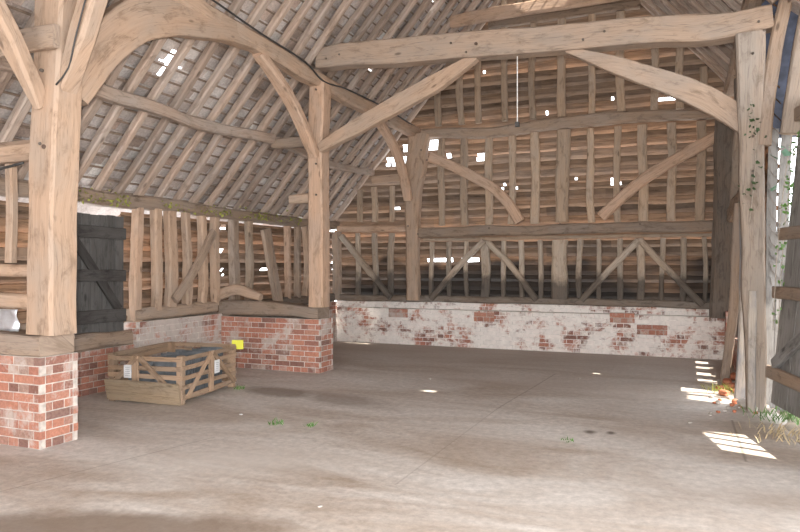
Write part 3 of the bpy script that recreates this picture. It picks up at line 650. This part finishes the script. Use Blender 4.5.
# ================================================================ tiled roof (ceiling): individual tiles in one sheet, some missing
LN = math.sqrt(1+SL*SL)
def tiles(name, sgn, xe, miss, seed):
    rr = random.Random(seed); V = []; Fc = []; R = []
    T = Vector((sgn/LN, 0, SL/LN)); Nn = Vector((-sgn*SL/LN, 0, 1/LN)); base = Vector((xe, 0, roofz(xe)))
    if sgn > 0: base.z = roofz(xe)
    L = (abs(XC-xe))*LN; rows = int(L/.17)+1
    for r in range(rows+1):
        y = -8+(r % 2)*.1
        s = r*.17
        tone = rr.uniform(-.08, .08)
        while y < YE+.22:
            yc = y+.1
            c = base+T*s; c.y = yc
            skip = any((c.y-m[0])**2/(m[2]**2)+((c.x-m[1])/m[3])**2 < 1 for m in miss)
            if not skip:
                j = rr.uniform(-.003, .003)
                h0 = .118+j; h1 = .165+j; a0 = s-.30; a1 = s+.03+rr.uniform(-.006, .006)
                b = len(V); w0 = y+.0015; w1 = y+.1985
                for (aa, hh) in ((a0, h1), (a1, h0), (a1, h0+.013), (a0, h1+.013)):
                    for w in (w0, w1):
                        q = base+T*aa+Nn*hh; q.y = w; V.append(q)
                for f in ((0, 1, 3, 2), (2, 3, 5, 4), (4, 5, 7, 6), (6, 7, 1, 0), (0, 2, 4, 6), (1, 7, 5, 3)): Fc.append(tuple(b+k for k in f))
                R.extend([min(1, max(0, rr.random()+tone))]*6)
            y += .2
    o = mesh_obj(name, V, Fc, M['tile'], rnd=R); struct(o)
    for r in range(0, rows+1):
        s = r*.17; q = base+T*s+Nn*.108
        if abs(q.x-XC) < .03: continue
        V2 = [] ; F2 = []
        w = .012
        ya, yb = -8, YE+.2
        for yy in (ya, yb):
            for (aa, hh) in ((-w, -.007), (w, -.007), (w, .006), (-w, .006)):
                z = q+T*aa+Nn*hh; z.y = yy; V2.append(z)
        F2 = [(0, 1, 2, 3), (7, 6, 5, 4), (0, 4, 5, 1), (1, 5, 6, 2), (2, 6, 7, 3), (3, 7, 4, 0)]
        mesh_obj('batten', V2, F2, M['batten'], o)
    return o
M['batten'] = plain('roof_batten', (.22, .16, .12), .9)
def missL(u, v, ry, rx): p = on_left_roof(u, v); return (p.y, p.x, ry, rx)
def missR(u, v, ry, rx): p = on_right_roof(u, v); return (p.y, p.x, ry, rx)
missl = [missL(180, 55, .10, .12), missL(174, 68, .10, .12), missL(190, 57, .11, .08), missL(186, 66, .10, .06), missL(436, 5, .09, .10), missL(440, -3, .1, .12), missL(377, 73, .10, .07), missL(362, 72, .02, .04),
         missL(496, 26, .07, .22), missL(436, 103, .06, .2), missL(270, 121, .08, .07), missL(118, 190, .02, .04)]
missr = [missR(755, 8, .10, .35), missR(727, 55, .09, .3), missR(741, 82, .09, .14), (7.1, .37, .14, .07), (7.1, .30, .14, .07), (8.2, .35, .035, .8), (8.2, -.6, .09, .12), (8.6, .1, .09, .12), (11.12, -1.65, .22, .5)]
tiles('ceiling', 1, XL-.12, missl, 41)
tiles('ceiling', -1, XR+.2, missr, 42)

V = []; Fc = []
yy = -8.0
while yy < YE+.1:
    b0 = len(V)
    for e in (0, .34):
        for k in range(7):
            a = PI*k/6; V.append((XC+math.cos(a)*.24, yy+e, ZR+.04+math.sin(a)*.20)); V.append((XC+math.cos(a)*.21, yy+e, ZR+.02+math.sin(a)*.18))
    for k in range(6):
        p = b0+2*k; q_ = p+14
        Fc += [(p, q_, q_+2, p+2), (p+1, p+3, q_+3, q_+1)]
    yy += .32
ridge = mesh_obj('ridge_tiles', V, Fc, M['tile'], [o for o in col.objects if o.name == 'ceiling'][0], rnd=[.9]*len(Fc))
def peg(p, parent, d=(0, -1, 0), r=.016):
    o = bolt(p, parent, r, d); o.name = 'peg'; o.data.materials.clear(); o.data.materials.append(M['oak_dark'])
for dz in (3.12, 3.3, 2.66): peg((-5.19+.02*(dz-2.6), 4.275, dz), P1)
for dz in (2.64, 3.1, 3.28, 4.2): peg((XA+.02, YT-.085, dz), P2)
for dz in (2.5, 2.62, 3.0, 3.9): peg((RX-.01, RY-.125, dz), P3, r=.014)
for u, v in ((332, 62), (345, 58), (455, 47), (470, 56), (585, 44), (606, 36), (757, 27), (762, 36)): peg(truss(u, v)-Vector((0, .18, 0)), tie, r=.014)
for u, v in ((408, 226), (418, 234), (421, 150), (427, 160)): peg(onY(u, v, TIE_Y-.2), far_post, r=.016)
for u, v in ((489, 228), (560, 224), (563, 233), (640, 224)): peg(onY(u, v, TIE_Y-.12), rail, r=.016)

# ================================================================ right side wall of the far bay, porch jamb, open door leaf
rh = [(8.85, .75, .55, .62), (10.1, .85, .12, .28), (10.75, .85, .13, .3), (11.4, .85, .12, .28), (12.0, .85, .12, .28), (9.75, 2.9, .05, .3)]
wr = boards('wall_right', lambda s, z, d: Vector((XR+.12+d, s, z)), 0, 0, .5, 4.6, lambda z: RY+.05, lambda z: YE+.15, rh, 'wallb', seed=17)
struct(wr)
brickwork('brick_plinth', XR-.04, XR+.2, RY+1.0, YE-.2, 0, .5, 'brick', 'mortar_dirty', wr, ragged=.3, seed=51)
brickwork('brick_plinth', XR-.12, XR+.18, YE-.62, YE-.2, 0, .84, 'brick', 'mortar_dirty', wr, ragged=.15, seed=52)
timber('rail_beam', [(XR-.03, RY+.1, 2.5), (XR-.03, YE-.3, 2.42)], .18, .2, (0, 0, 1), 'oak_brown', label='rough middle rail along the right wall of the far bay', cat='beam', wob=.025)
for i, y in enumerate((9.45, 10.42, 11.08, 11.72)):
    timber('stud', [(XR+.02, y, .5), (XR+.02, y, 4.5)], .1, .1, (1, 0, 0), 'oak_dark', label='%s stud of the right wall counted from the tall right post' % ordn(i+1), cat='stud', group='studs of the right wall')
timber('brace', [(XR-.02, 11.3, 2.55), (XR-.03, 10.1, 3.5), (XR-.02, 9.3, 4.5)], .1, .2, (1, 0, 0), 'oak_right', label='steep grey brace on the right wall behind the ivy post', cat='brace')
timber('prop_timber', [(.62, 9.05, .0), (.68, 8.9, 1.2), (.66, 8.66, 2.45)], [.14, .15, .16], .09, (0, 1, 0), 'white_oak', label='pale raking prop just left of the tall right post', cat='prop')
timber('prop_timber', [(.50, 10.2, .0), (.60, 10.0, 1.1), (.66, 9.75, 2.4)], [.12, .12, .12], .08, (0, 1, 0), 'oak_brown', label='brown leaning prop deep in the right wall of the far bay', cat='prop')
timber('painted_post', [(RX-.03, RY-.17, .02), (RX-.03, RY-.17, .8), (RX-.02, RY-.17, 1.32)], .08, .05, (0, 1, 0), 'white_oak', label='short board with peeling white paint fixed to the foot of the right post', cat='board')
# porch jamb boards and rising timbers
jb = bpy.data.objects.new('wall_porch', None); jb.location = (.95, RY+.1, 0); col.objects.link(jb); struct(jb)
for i, (x, w) in enumerate(((.87, .10), (.98, .11))):
    V, Fc, UV = sweep([(x, RY+.08, .0), (x+.02, RY+.08, 2.2), (x+.04+.05*i, RY+.08, 3.1+.3*i)], w, .03, (0, 1, 0), wob=.008, chamf=.08); mesh_obj('jamb_board', V, Fc, M['leaf_door'], jb, UV)
timber('porch_brace', [(RX+.1, RY-.06, 2.9), (RX+.20, RY-.06, 3.9), (RX+.42, RY-.06, 4.9), (RX+.7, RY-.06, 6.2)], .14, .12, (0, 1, 0), 'oak_brown', label='leaning timber climbing to the right from the top of the ivy post', cat='timber')
timber('porch_timber', [(1.06, RY-.1, 3.0), (1.18, RY-.1, 3.9), (1.5, RY-.1, 6.0)], .2, .12, (0, 1, 0), 'oak_right', label='outer sloping timber at the right picture edge above the open door', cat='timber')
V = []; Fc = []
boxv(V, Fc, (1.12, RY+.12, 4.6), (.65, .02, 3.2)); mesh_obj('dark_panel', V, Fc, M['dark_sheet'], jb)  # plain dark blue panel behind the porch timbers
V = []; Fc = []
for k in range(24):
    x = .98+k*.14; z = 4.98-.02*k
    for ya, yb in (((-2.95, 5.4), (6.2, 7.35), (8.3, 8.36)) if 17 <= k <= 21 else ((-2.95, 8.36),)): boxv(V, Fc, (x, (ya+yb)/2, z), (.15, yb-ya, .03))  # openings cut in the roof to drop sun patches on the floor
struct(mesh_obj('ceiling', V, Fc, M['leaf_door']))  # unseen porch roof, added to keep sun off the floor
# door leaf standing open, leaning outwards
lo, hi = Vector((.87, 8.30, .12)), Vector((1.16, 8.30, 3.35)); dirn = Vector((math.sin(.222), -math.cos(.222), 0)); L = 3.1
lf = bpy.data.objects.new('door_2', None); lf.location = lo; col.objects.link(lf); struct(lf)
nb = 14; side = Vector((-dirn.y, dirn.x, 0)); lean = (hi-lo).normalized()
nrm = lean.cross(dirn).normalized()
for i in range(nb):
    a = lo+dirn*(L/nb*(i+.5)); b = a+(hi-lo)
    segs = [(0, 1)] if not 6 <= i <= 9 else [(0, .28), (.50, 1)]  # gap cut out of view so sun reaches the floor
    if 6 < i <= 9:
        V, Fc, UV = sweep([a-dirn*(L/nb*.5), b-dirn*(L/nb*.5)], .03, .05, tuple(dirn), wob=.003); mesh_obj('sun_bar_strip', V, Fc, M['leaf_door'], lf, UV)  # strips added in the gap to split the sun patch into bars
    for s0, s1 in segs:
        V, Fc, UV = sweep([a.lerp(b, s0), a.lerp(b, s1)], .025, L/nb-.004, tuple(dirn), wob=.004, chamf=.08); mesh_obj('door_board', V, Fc, M['leaf_door'], lf, UV)
inn = -nrm if nrm.x > 0 else nrm
for t, hh in ((.10, .13), (.365, .13), (.56, .13), (.95, .15)):
    c = lo.lerp(hi, t)+inn*.045
    V, Fc, UV = sweep([c-dirn*.10, c+dirn*(1.2 if t == .365 else L)], .06, hh, (0, 0, 1), wob=.006); mesh_obj('door_ledge', V, Fc, M['oak_brown'], lf, UV)
c0 = lo.lerp(hi, .13)+inn*.045+dirn*.1; c1 = lo.lerp(hi, .34)+inn*.045+dirn*1.3
V, Fc, UV = sweep([c0, c1], .06, .12, (0, 0, 1), wob=.006); mesh_obj('door_brace', V, Fc, M['leaf_door'], lf, UV)

# ================================================================ slatted crate full of slates
def crate():
    A = Vector((-5.27, 6.17, 0)); B = Vector((-6.24, 6.06, 0)); Dd = Vector((-5.45, 7.42, 0)); C = B+Dd-A
    H = .56
    r = empty('wooden_crate', (A+C)/2, 'low slatted wooden crate full of slates on the floor by the far cross wall', 'crate')
    def bar(nm, pts, w, h, up=(0, 0, 1), mat='crate'):
        V, Fc, UV = sweep(pts, w, h, up, wob=.006, chamf=.06); return mesh_obj(nm, V, Fc, M[mat], r, UV)
    Z = lambda p, z, q=None: Vector((p.x, p.y, z))
    cen = (A+C)/2
    for p in (A, B, C, Dd):
        k = (cen-p).normalized()*.05; bar('corner_post', [Z(p+k, 0.005), Z(p+k, H)], .08, .07, (A-B))
    for (p, q, zs, hw) in ((A, B, (.31, .41, .52), .052), (A, Dd, (.09, .20, .31, .42, .525), .05), (B, C, (.1, .22, .34, .46, .53), .06), (Dd, C, (.1, .22, .34, .46, .53), .06)):
        out = (cen-(p+q)/2).normalized()*-.008
        for z in zs: bar('slat', [Z(p, z)+out, Z(q, z+random.uniform(-.012, .012))+out], .02, hw)
    # bottom board of the front face, flaring outwards a little
    f = (A-Dd).normalized()
    V, Fc, UV = sweep([Z(A, .13)+f*.035, Z(B, .15)+f*.045], .025, .25, (f.x*.25, f.y*.25, 1), wob=.008, chamf=.05); mesh_obj('lower_board', V, Fc, M['chip'], r, UV)
    g = (A-B).normalized()
    m = A.lerp(B, .5)
    bar('diagonal', [Z(A.lerp(B, .08), .14)+f*.03, Z(A.lerp(B, .55), .53)+f*.03], .02, .06)
    bar('diagonal', [Z(A.lerp(B, .97), .16)+f*.03, Z(A.lerp(B, .60), .53)+f*.03], .02, .06)
    bar('diagonal', [Z(A.lerp(Dd, .06), .08)+g*.03, Z(A.lerp(Dd, .48), .52)+g*.03], .02, .055)
    bar('diagonal', [Z(A.lerp(Dd, .94), .08)+g*.03, Z(A.lerp(Dd, .52), .52)+g*.03], .02, .055)
    bar('middle_post', [Z(A.lerp(Dd, .5), .05)+g*.012, Z(A.lerp(Dd, .5), .55)+g*.012], .03, .09, (A-Dd))
    bar('middle_post', [Z(A.lerp(B, .62), .05)+f*.012, Z(A.lerp(B, .62), .55)+f*.012], .03, .08, (A-B))
    def card(nm, p, along, outv, w, h, mat, lines=0, tilt=0.0):
        p = Vector(p); al = along.normalized(); up = Vector((0, 0, 1))
        if tilt: up = (up+al*tilt).normalized()
        V = []; Fc = []
        for d in (0, .004):
            for a_, b_ in ((-1, -1), (1, -1), (1, 1), (-1, 1)): V.append(p+al*a_*w/2+up*b_*h/2+outv*d)
        Fc = [(0, 1, 2, 3), (7, 6, 5, 4), (0, 4, 5, 1), (1, 5, 6, 2), (2, 6, 7, 3), (3, 7, 4, 0)]
        o = mesh_obj(nm, V, Fc, M[mat], r)
        return o
    fo = f*.046
    l1 = card('label_sheet', Z(A.lerp(B, .70), .37)+f*.045, (A-B), f, .10, .15, 'paper', 3); l1['label'] = 'white paper label on the front slats'
    l2 = card('label_sheet', Z(A.lerp(Dd, .56), .35)+g*.05, (Dd-A), g, .12, .16, 'paper', 3); l2['label'] = 'white paper label on the right side slats'
    l3 = card('label_sheet', Z(Dd, .55)+g*.04-f*.03-Vector((.02, 0, 0)), (A-B)+(Dd-A)*.25, Vector((.2, -1, 0)).normalized(), .15, .12, 'yellow'); l3['label'] = 'bright yellow card on the back right corner'
    # thin broken printing on the paper sheet
    for (lp, al, ov, wv) in ((Z(A.lerp(B, .70), .37)+f*.05, (A-B).normalized(), f, .08), (Z(A.lerp(Dd, .56), .35)+g*.055, (Dd-A).normalized(), g, .09)):
        V = []; Fc = []
        for k in range(5):
            z = -.05+k*.024; b = len(V); w = wv*random.uniform(.3, .5)
            for d in (0, .0015):
                for a_, b_ in ((-1, -.004), (1, -.004), (1, .004), (-1, .004)): V.append(lp+al*a_*w+Vector((0, 0, z+b_))+ov*d)
            for fc in ((0, 1, 2, 3), (7, 6, 5, 4), (0, 4, 5, 1), (1, 5, 6, 2), (2, 6, 7, 3), (3, 7, 4, 0)): Fc.append(tuple(b+i for i in fc))
        mesh_obj('printing', V, Fc, M['ink'], r)
    # slates packed on edge, in two rows, each its own object
    ex = (A-B).normalized(); ey = (Dd-A).normalized(); nn = 0
    for row in range(2):
        for i in range(22):
            s = .15+i*.046; t = .30 if row == 0 else .72
            if t*1 > 1: continue
            c = B+ex*(.42 if row == 0 else .80)*.93+ey*s
            c = B+ex*(.33+.36*row)+ey*(.14+i*.048)
            hh = .36+.06*random.random()+(.05 if row else 0); lean_ = random.uniform(.10, .22)
            from mathutils import Matrix
            R = Matrix((ex, ey, Vector((0, 0, 1)))).transposed() @ Matrix.Rotation(-lean_, 3, 'X') @ Matrix.Rotation(random.uniform(-.05, .05), 3, 'Z')
            V = []; Fc = []; nx = 5
            wv = .32; tk = .012
            for d in (-tk/2, tk/2):
                for j in range(4):
                    for k in range(nx): V.append(c+Vector((0, 0, .06+hh/2))+R @ Vector(((k/(nx-1)-.5)*wv+random.uniform(-.003, .003), d, (j/3-.5)*hh+(random.uniform(-.008, .008) if j in (0, 3) else 0))))
            o_ = 4*nx
            for j in range(3):
                for k in range(nx-1):
                    a = j*nx+k; Fc.append((a, a+1, a+nx+1, a+nx)); Fc.append((o_+a+nx, o_+a+nx+1, o_+a+1, o_+a))
            rim = list(range(nx))+[nx-1+nx*j for j in range(1, 4)]+[3*nx+k for k in range(nx-2, -1, -1)]+[nx*j for j in (2, 1)]
            for k in range(len(rim)): a, b = rim[k], rim[(k+1) % len(rim)]; Fc.append((a, o_+a, o_+b, b))
            nn += 1
            o = mesh_obj('roof_slate', V, Fc, M['slate'], loc=c+Vector((0, 0, .06)))
            tag(o, 'blue-grey roof slate packed on edge inside the slatted crate, %s row' % ('left' if row == 0 else 'right'), 'slate', 'slates in the %s row of the crate' % ('left' if row == 0 else 'right'))
    bar('base_board', [Z(A.lerp(B, .5)+ey*.08, .04), Z(Dd.lerp(C, .5)-ey*.04, .04)], .85, .03)
crate()

# ================================================================ cables and hanging wire
cab = [Vector((XA+.13, y, z)) for y, z in ((-.5, 4.66), (4, 4.66), (5.9, 4.62), (7.2, 4.52), (8.3, 4.46), (8.85, 4.32), (9.6, 4.38), (11, 4.40), (12.6, 4.34))]
tag(tube('electric_cable', cab, .013, 'cable'), 'black electric cable strung along the left arcade plate', 'cable')
tag(tube('electric_cable', [(-4.99, 4.26, 3.15), (-4.90, 4.31, 3.3), (-4.80, 4.31, 3.6), (-4.62, 4.31, 4.05), (-4.33, 4.31, 4.6)], .008, 'cable'), 'black cable clipped up the steep brace of the nearest post', 'cable')
a = truss(518, 52)-Vector((0, .04, 0)); b = truss(518, 125)-Vector((0, .04, 0)); tag(tube('hanging_wire', [a, b], .007, 'wire'), 'thin pale wire hanging from the middle of the big tie beam', 'wire')
hw = bpy.data.objects[-1] if 0 else None
c = b
V = []; Fc = []; boxv(V, Fc, b, (.05, .05, .06)); tag(mesh_obj('hook_block', V, Fc, M['cable'], loc=b), 'small dark hook block at the bottom of the hanging wire', 'hook')
p = onY(30, 170, 4.27)
tag(tube('electric_cable', [(-6.2, 4.2, 2.48), (-5.8, 4.2, 2.44), (-5.6, 4.22, 2.46), (-5.36, 4.24, 2.50)], .012, 'cable'), 'short black cable under the aisle tie left of the nearest post', 'cable')

# ================================================================ plants: leaves as small bent quads
def leaves(name, centres, size, mat, label, cat, stems=(), stem_r=.004, seed=1, mode='ivy'):
    rr = random.Random(seed); V = []; Fc = []
    for c in centres:
        c = Vector(c); s = size*rr.uniform(.6, 1.3)
        d = Vector((rr.uniform(-1, 1), rr.uniform(-1, .2), rr.uniform(-.8, .8))).normalized()
        if mode == 'grass':
            d = Vector((rr.uniform(-.7, .7), rr.uniform(-.7, .7), 1)).normalized(); sd = d.cross(Vector((rr.uniform(-1, 1), rr.uniform(-1, 1), 0))).normalized()
            b = len(V); w = .005; l = s
            V += [c-sd*w, c+sd*w, c+d*l*.6+sd*w*.8, c+d*l*.6-sd*w*.8, c+d*l+Vector((d.x, d.y, 0))*l*.4]
            Fc += [(b, b+1, b+2, b+3), (b+3, b+2, b+4)]; continue
        sd = d.cross(Vector((rr.uniform(-1, 1), rr.uniform(-1, 1), rr.uniform(-1, 1)))).normalized(); nn = d.cross(sd)
        b = len(V)
        V += [c, c+d*s*.35+sd*s*.45+nn*s*.08, c+d*s*.9+sd*s*.2, c+d*s*1.15, c+d*s*.9-sd*s*.2, c+d*s*.35-sd*s*.45+nn*s*.08]
        Fc += [(b, b+1, b+2, b+3), (b, b+3, b+4, b+5)]
    o = mesh_obj(name, V, Fc, M[mat], loc=centres[0]); tag(o, label, cat)
    if not stems: o['kind'] = 'stuff'
    for st in stems: tube('stem', st, stem_r, 'stem', o)
    return o
rr = random.Random(5)
def along(P, n, sp):
    P = [Vector(p) for p in P]; out = []
    for _ in range(n):
        t = rr.random()*(len(P)-1); i = min(int(t), len(P)-2); q = P[i].lerp(P[i+1], t-i)
        out.append(q+Vector((rr.gauss(0, sp), rr.gauss(0, sp*.5), rr.gauss(0, sp))))
    return out
st = [(RX-.05, RY-.15, 2.0), (RX-.0, RY-.15, 2.5), (RX+.02, RY-.15, 3.0), (RX-.03, RY-.15, 3.4)]
leaves('ivy', along([(RX-.1, RY-.16, 2.3), (RX-.02, RY-.16, 2.6), (RX-.0, RY-.16, 3.3)], 42, .05), .042, 'leafd', 'dark ivy leaves clinging to the tall right post', 'ivy', [st])
st2 = [(1.12, 8.28, 3.1), (1.03, 8.28, 2.4), (.97, 8.28, 1.7), (.93, 8.28, .9)]
leaves('ivy', along(st2, 120, .03), .04, 'leafg', 'green ivy trailing in the bright gap beside the open door', 'ivy', [st2, [v_ and (v_[0]-.05, v_[1], v_[2]) for v_ in st2]])
leaves('ivy', [(.93, 8.2, 2.87), (.91, 8.2, 2.72), (.86, 8.2, 2.38), (.95, 8.2, 2.8)], .10, 'leafp', 'few large pale ivy leaves between right post and open door', 'ivy')
def tuft(u, v, n, s, lb, mat='leafg', z=0.0, sp=.03):
    p = onZ(u, v, z); leaves('grass_tuft', [(p.x+rr.gauss(0, sp), p.y+rr.gauss(0, sp), z) for _ in range(n)], s, mat, lb, 'grass', mode='grass', seed=int(u))
tuft(277, 424, 34, .05, 'left and larger of two small green tufts on the open floor', sp=.04)
tuft(311, 426, 20, .04, 'right and smaller of two small green tufts on the open floor')
tuft(240, 389, 26, .06, 'green tuft at the back right corner of the crate')
tuft(568, 441, 14, .03, 'faint green sprig on the floor in the middle foreground', sp=.04)
tuft(722, 392, 60, .10, 'weeds growing in the rubble left of the right post', 'moss', sp=.08)
tuft(785, 418, 170, .09, 'grass growing at the foot of the open door leaf', 'leafg', .05, .17)
tuft(790, 437, 120, .09, 'dry straw litter on the earth by the open door', 'straw', .04, .2)
for k, (u0, u1, lb) in enumerate(((75, 128, 'mossy growth on the wall plate above the black door'), (160, 230, 'yellow-green moss along the wall plate over the left wall studs'), (235, 300, 'moss and litter on the wall plate left of the middle post'))):
    a, b = onX(u0, 200, XL+.12), onX(u1, 200, XL+.12)
    leaves('moss', [(XL+.14+rr.gauss(0, .02), a.y+(b.y-a.y)*rr.random(), 2.38+abs(rr.gauss(0, .07))) for _ in range(110)], .04, 'moss', lb, 'moss')

# ================================================================ rubble at the right post
def rock(name, p, s, mat, label, cat, grp, seed, flat=.7):
    r_ = random.Random(seed); import bmesh
    bm = bmesh.new(); bmesh.ops.create_icosphere(bm, subdivisions=2, radius=1)
    rot = r_.random()*3
    for v in bm.verts:
        c = v.co.copy(); m_ = max(abs(c.x), abs(c.y), abs(c.z)); c = c.lerp(c/m_*.85, .75 if mat == 'brickbit' else .4)
        c *= 1+.22*noise.noise(c*1.7+Vector((seed, 0, 0)))
        c = Vector((c.x*s*1.2, c.y*s*.85, c.z*s*flat)); c = Vector((c.x*math.cos(rot)-c.y*math.sin(rot), c.x*math.sin(rot)+c.y*math.cos(rot), c.z)); v.co = c
    zmin = min(v.co.z for v in bm.verts)
    for v in bm.verts: v.co.z -= zmin
    me = bpy.data.meshes.new(name); bm.to_mesh(me); bm.free(); me.materials.append(M[mat])
    o = bpy.data.objects.new(name, me); o.location = p; col.objects.link(o); tag(o, label, cat, grp); return o
rocks = [(744, 407, .075, 'stone', 'largest pale stone at the foot of the right post'), (754, 412, .05, 'stone', 'pale stone just right of the largest one by the post'), (765, 410, .05, 'stone', 'grey stone between right post and open door'),
         (724, 396, .06, 'brickbit', 'broken red brick nearest the sunlit floor patch'), (731, 390, .07, 'brickbit', 'upright broken red brick left of the right post'), (738, 394, .055, 'brickbit', 'broken brick against the foot of the right wall'),
         (735, 404, .045, 'brickbit', 'small brick piece in front of the rubble'), (718, 404, .035, 'stone', 'small stone at the left edge of the rubble'), (728, 409, .03, 'stone', 'tiny pale stone in front of the rubble'),
         (727, 386, .075, 'brickbit', 'topmost broken brick of the rubble against the right wall'), (735, 380, .08, 'brickbit', 'broken brick deepest in the rubble behind the props'), (720, 390, .05, 'brickbit', 'broken brick at the far left of the rubble heap'),
         (748, 398, .06, 'brickbit', 'brick lump at the back of the rubble beside the post'), (772, 413, .04, 'stone', 'small bluish stone by the foot of the open door'), (712, 398, .03, 'stone', 'crumb of mortar in the sunlit patch')]
for i, (u, v, s, m, lb) in enumerate(rocks):
    rock('rubble_stone' if m == 'stone' else 'brick_fragment', onZ(u, v, .0), s, m, lb, 'rubble', None, i+3)
for i in range(26):
    u = rr.uniform(700, 775); v = rr.uniform(395, 418)
    if u > 742 and v < 404: continue
    rock('gravel_crumb', onZ(u, v, 0.0), rr.uniform(.012, .026), 'stone' if rr.random() < .6 else 'brickbit', 'small crumb of rubble scattered around the foot of the right post', 'rubble', 'crumbs around the right post', 60+i)
for i, (u, v, lb) in enumerate(((241, 415, 'tiny white scrap on the floor right of the crate'), (430, 379, 'tiny dark clod on the floor below the end wall'), (579, 379, 'small dark chip on the floor in the far bay'), (690, 423, 'small brown clod near the sunlit stripes'), (320, 507, 'small dark crumb on the near floor'))):
    rock('floor_crumb', onZ(u, v, 0), .018, 'paper' if i == 0 else 'stone', lb, 'debris', None, 200+i, .4)

# ================================================================ light, world, camera
sc = bpy.context.scene
w = bpy.data.worlds.new('World'); sc.world = w; w.use_nodes = True; nt = w.node_tree
bg = nt.nodes['Background']; bg.inputs[0].default_value = (.93, .96, 1.0, 1); bg.inputs[1].default_value = 6.2
s = bpy.data.lights.new('sun', 'SUN'); s.energy = 14; s.angle = .01; s.color = (1, .93, .82)
so = bpy.data.objects.new('sun', s); col.objects.link(so)
so.rotation_euler = Vector((-1, .30, -1.43)).to_track_quat('-Z', 'Y').to_euler()
fl = bpy.data.lights.new('camera_flash', 'AREA'); fl.shape = 'DISK'; fl.size = .06; fl.energy = 340; fl.color = (1, .97, .93)
fo = bpy.data.objects.new('camera_flash', fl); col.objects.link(fo)
yaw = math.asin(SN)
fo.location = (-.10, -.05, EYE+.12)
fo.rotation_euler = Vector((-SN, CS, .12)).to_track_quat('-Z', 'Y').to_euler()
cd = bpy.data.cameras.new('camera'); cam = bpy.data.objects.new('camera', cd); col.objects.link(cam)
cam.location = (0, 0, EYE); cam.rotation_euler = (PI/2, 0, yaw)
cd.sensor_width = 36; cd.sensor_fit = 'HORIZONTAL'; cd.lens = F/800*36; cd.shift_y = (CV-266)/800.0; cd.clip_end = 200
sc.camera = cam
vs = sc.view_settings; vs.view_transform = 'Standard'; vs.look = 'None'; vs.gamma = 1; vs.use_curve_mapping = False; vs.exposure = 0.08
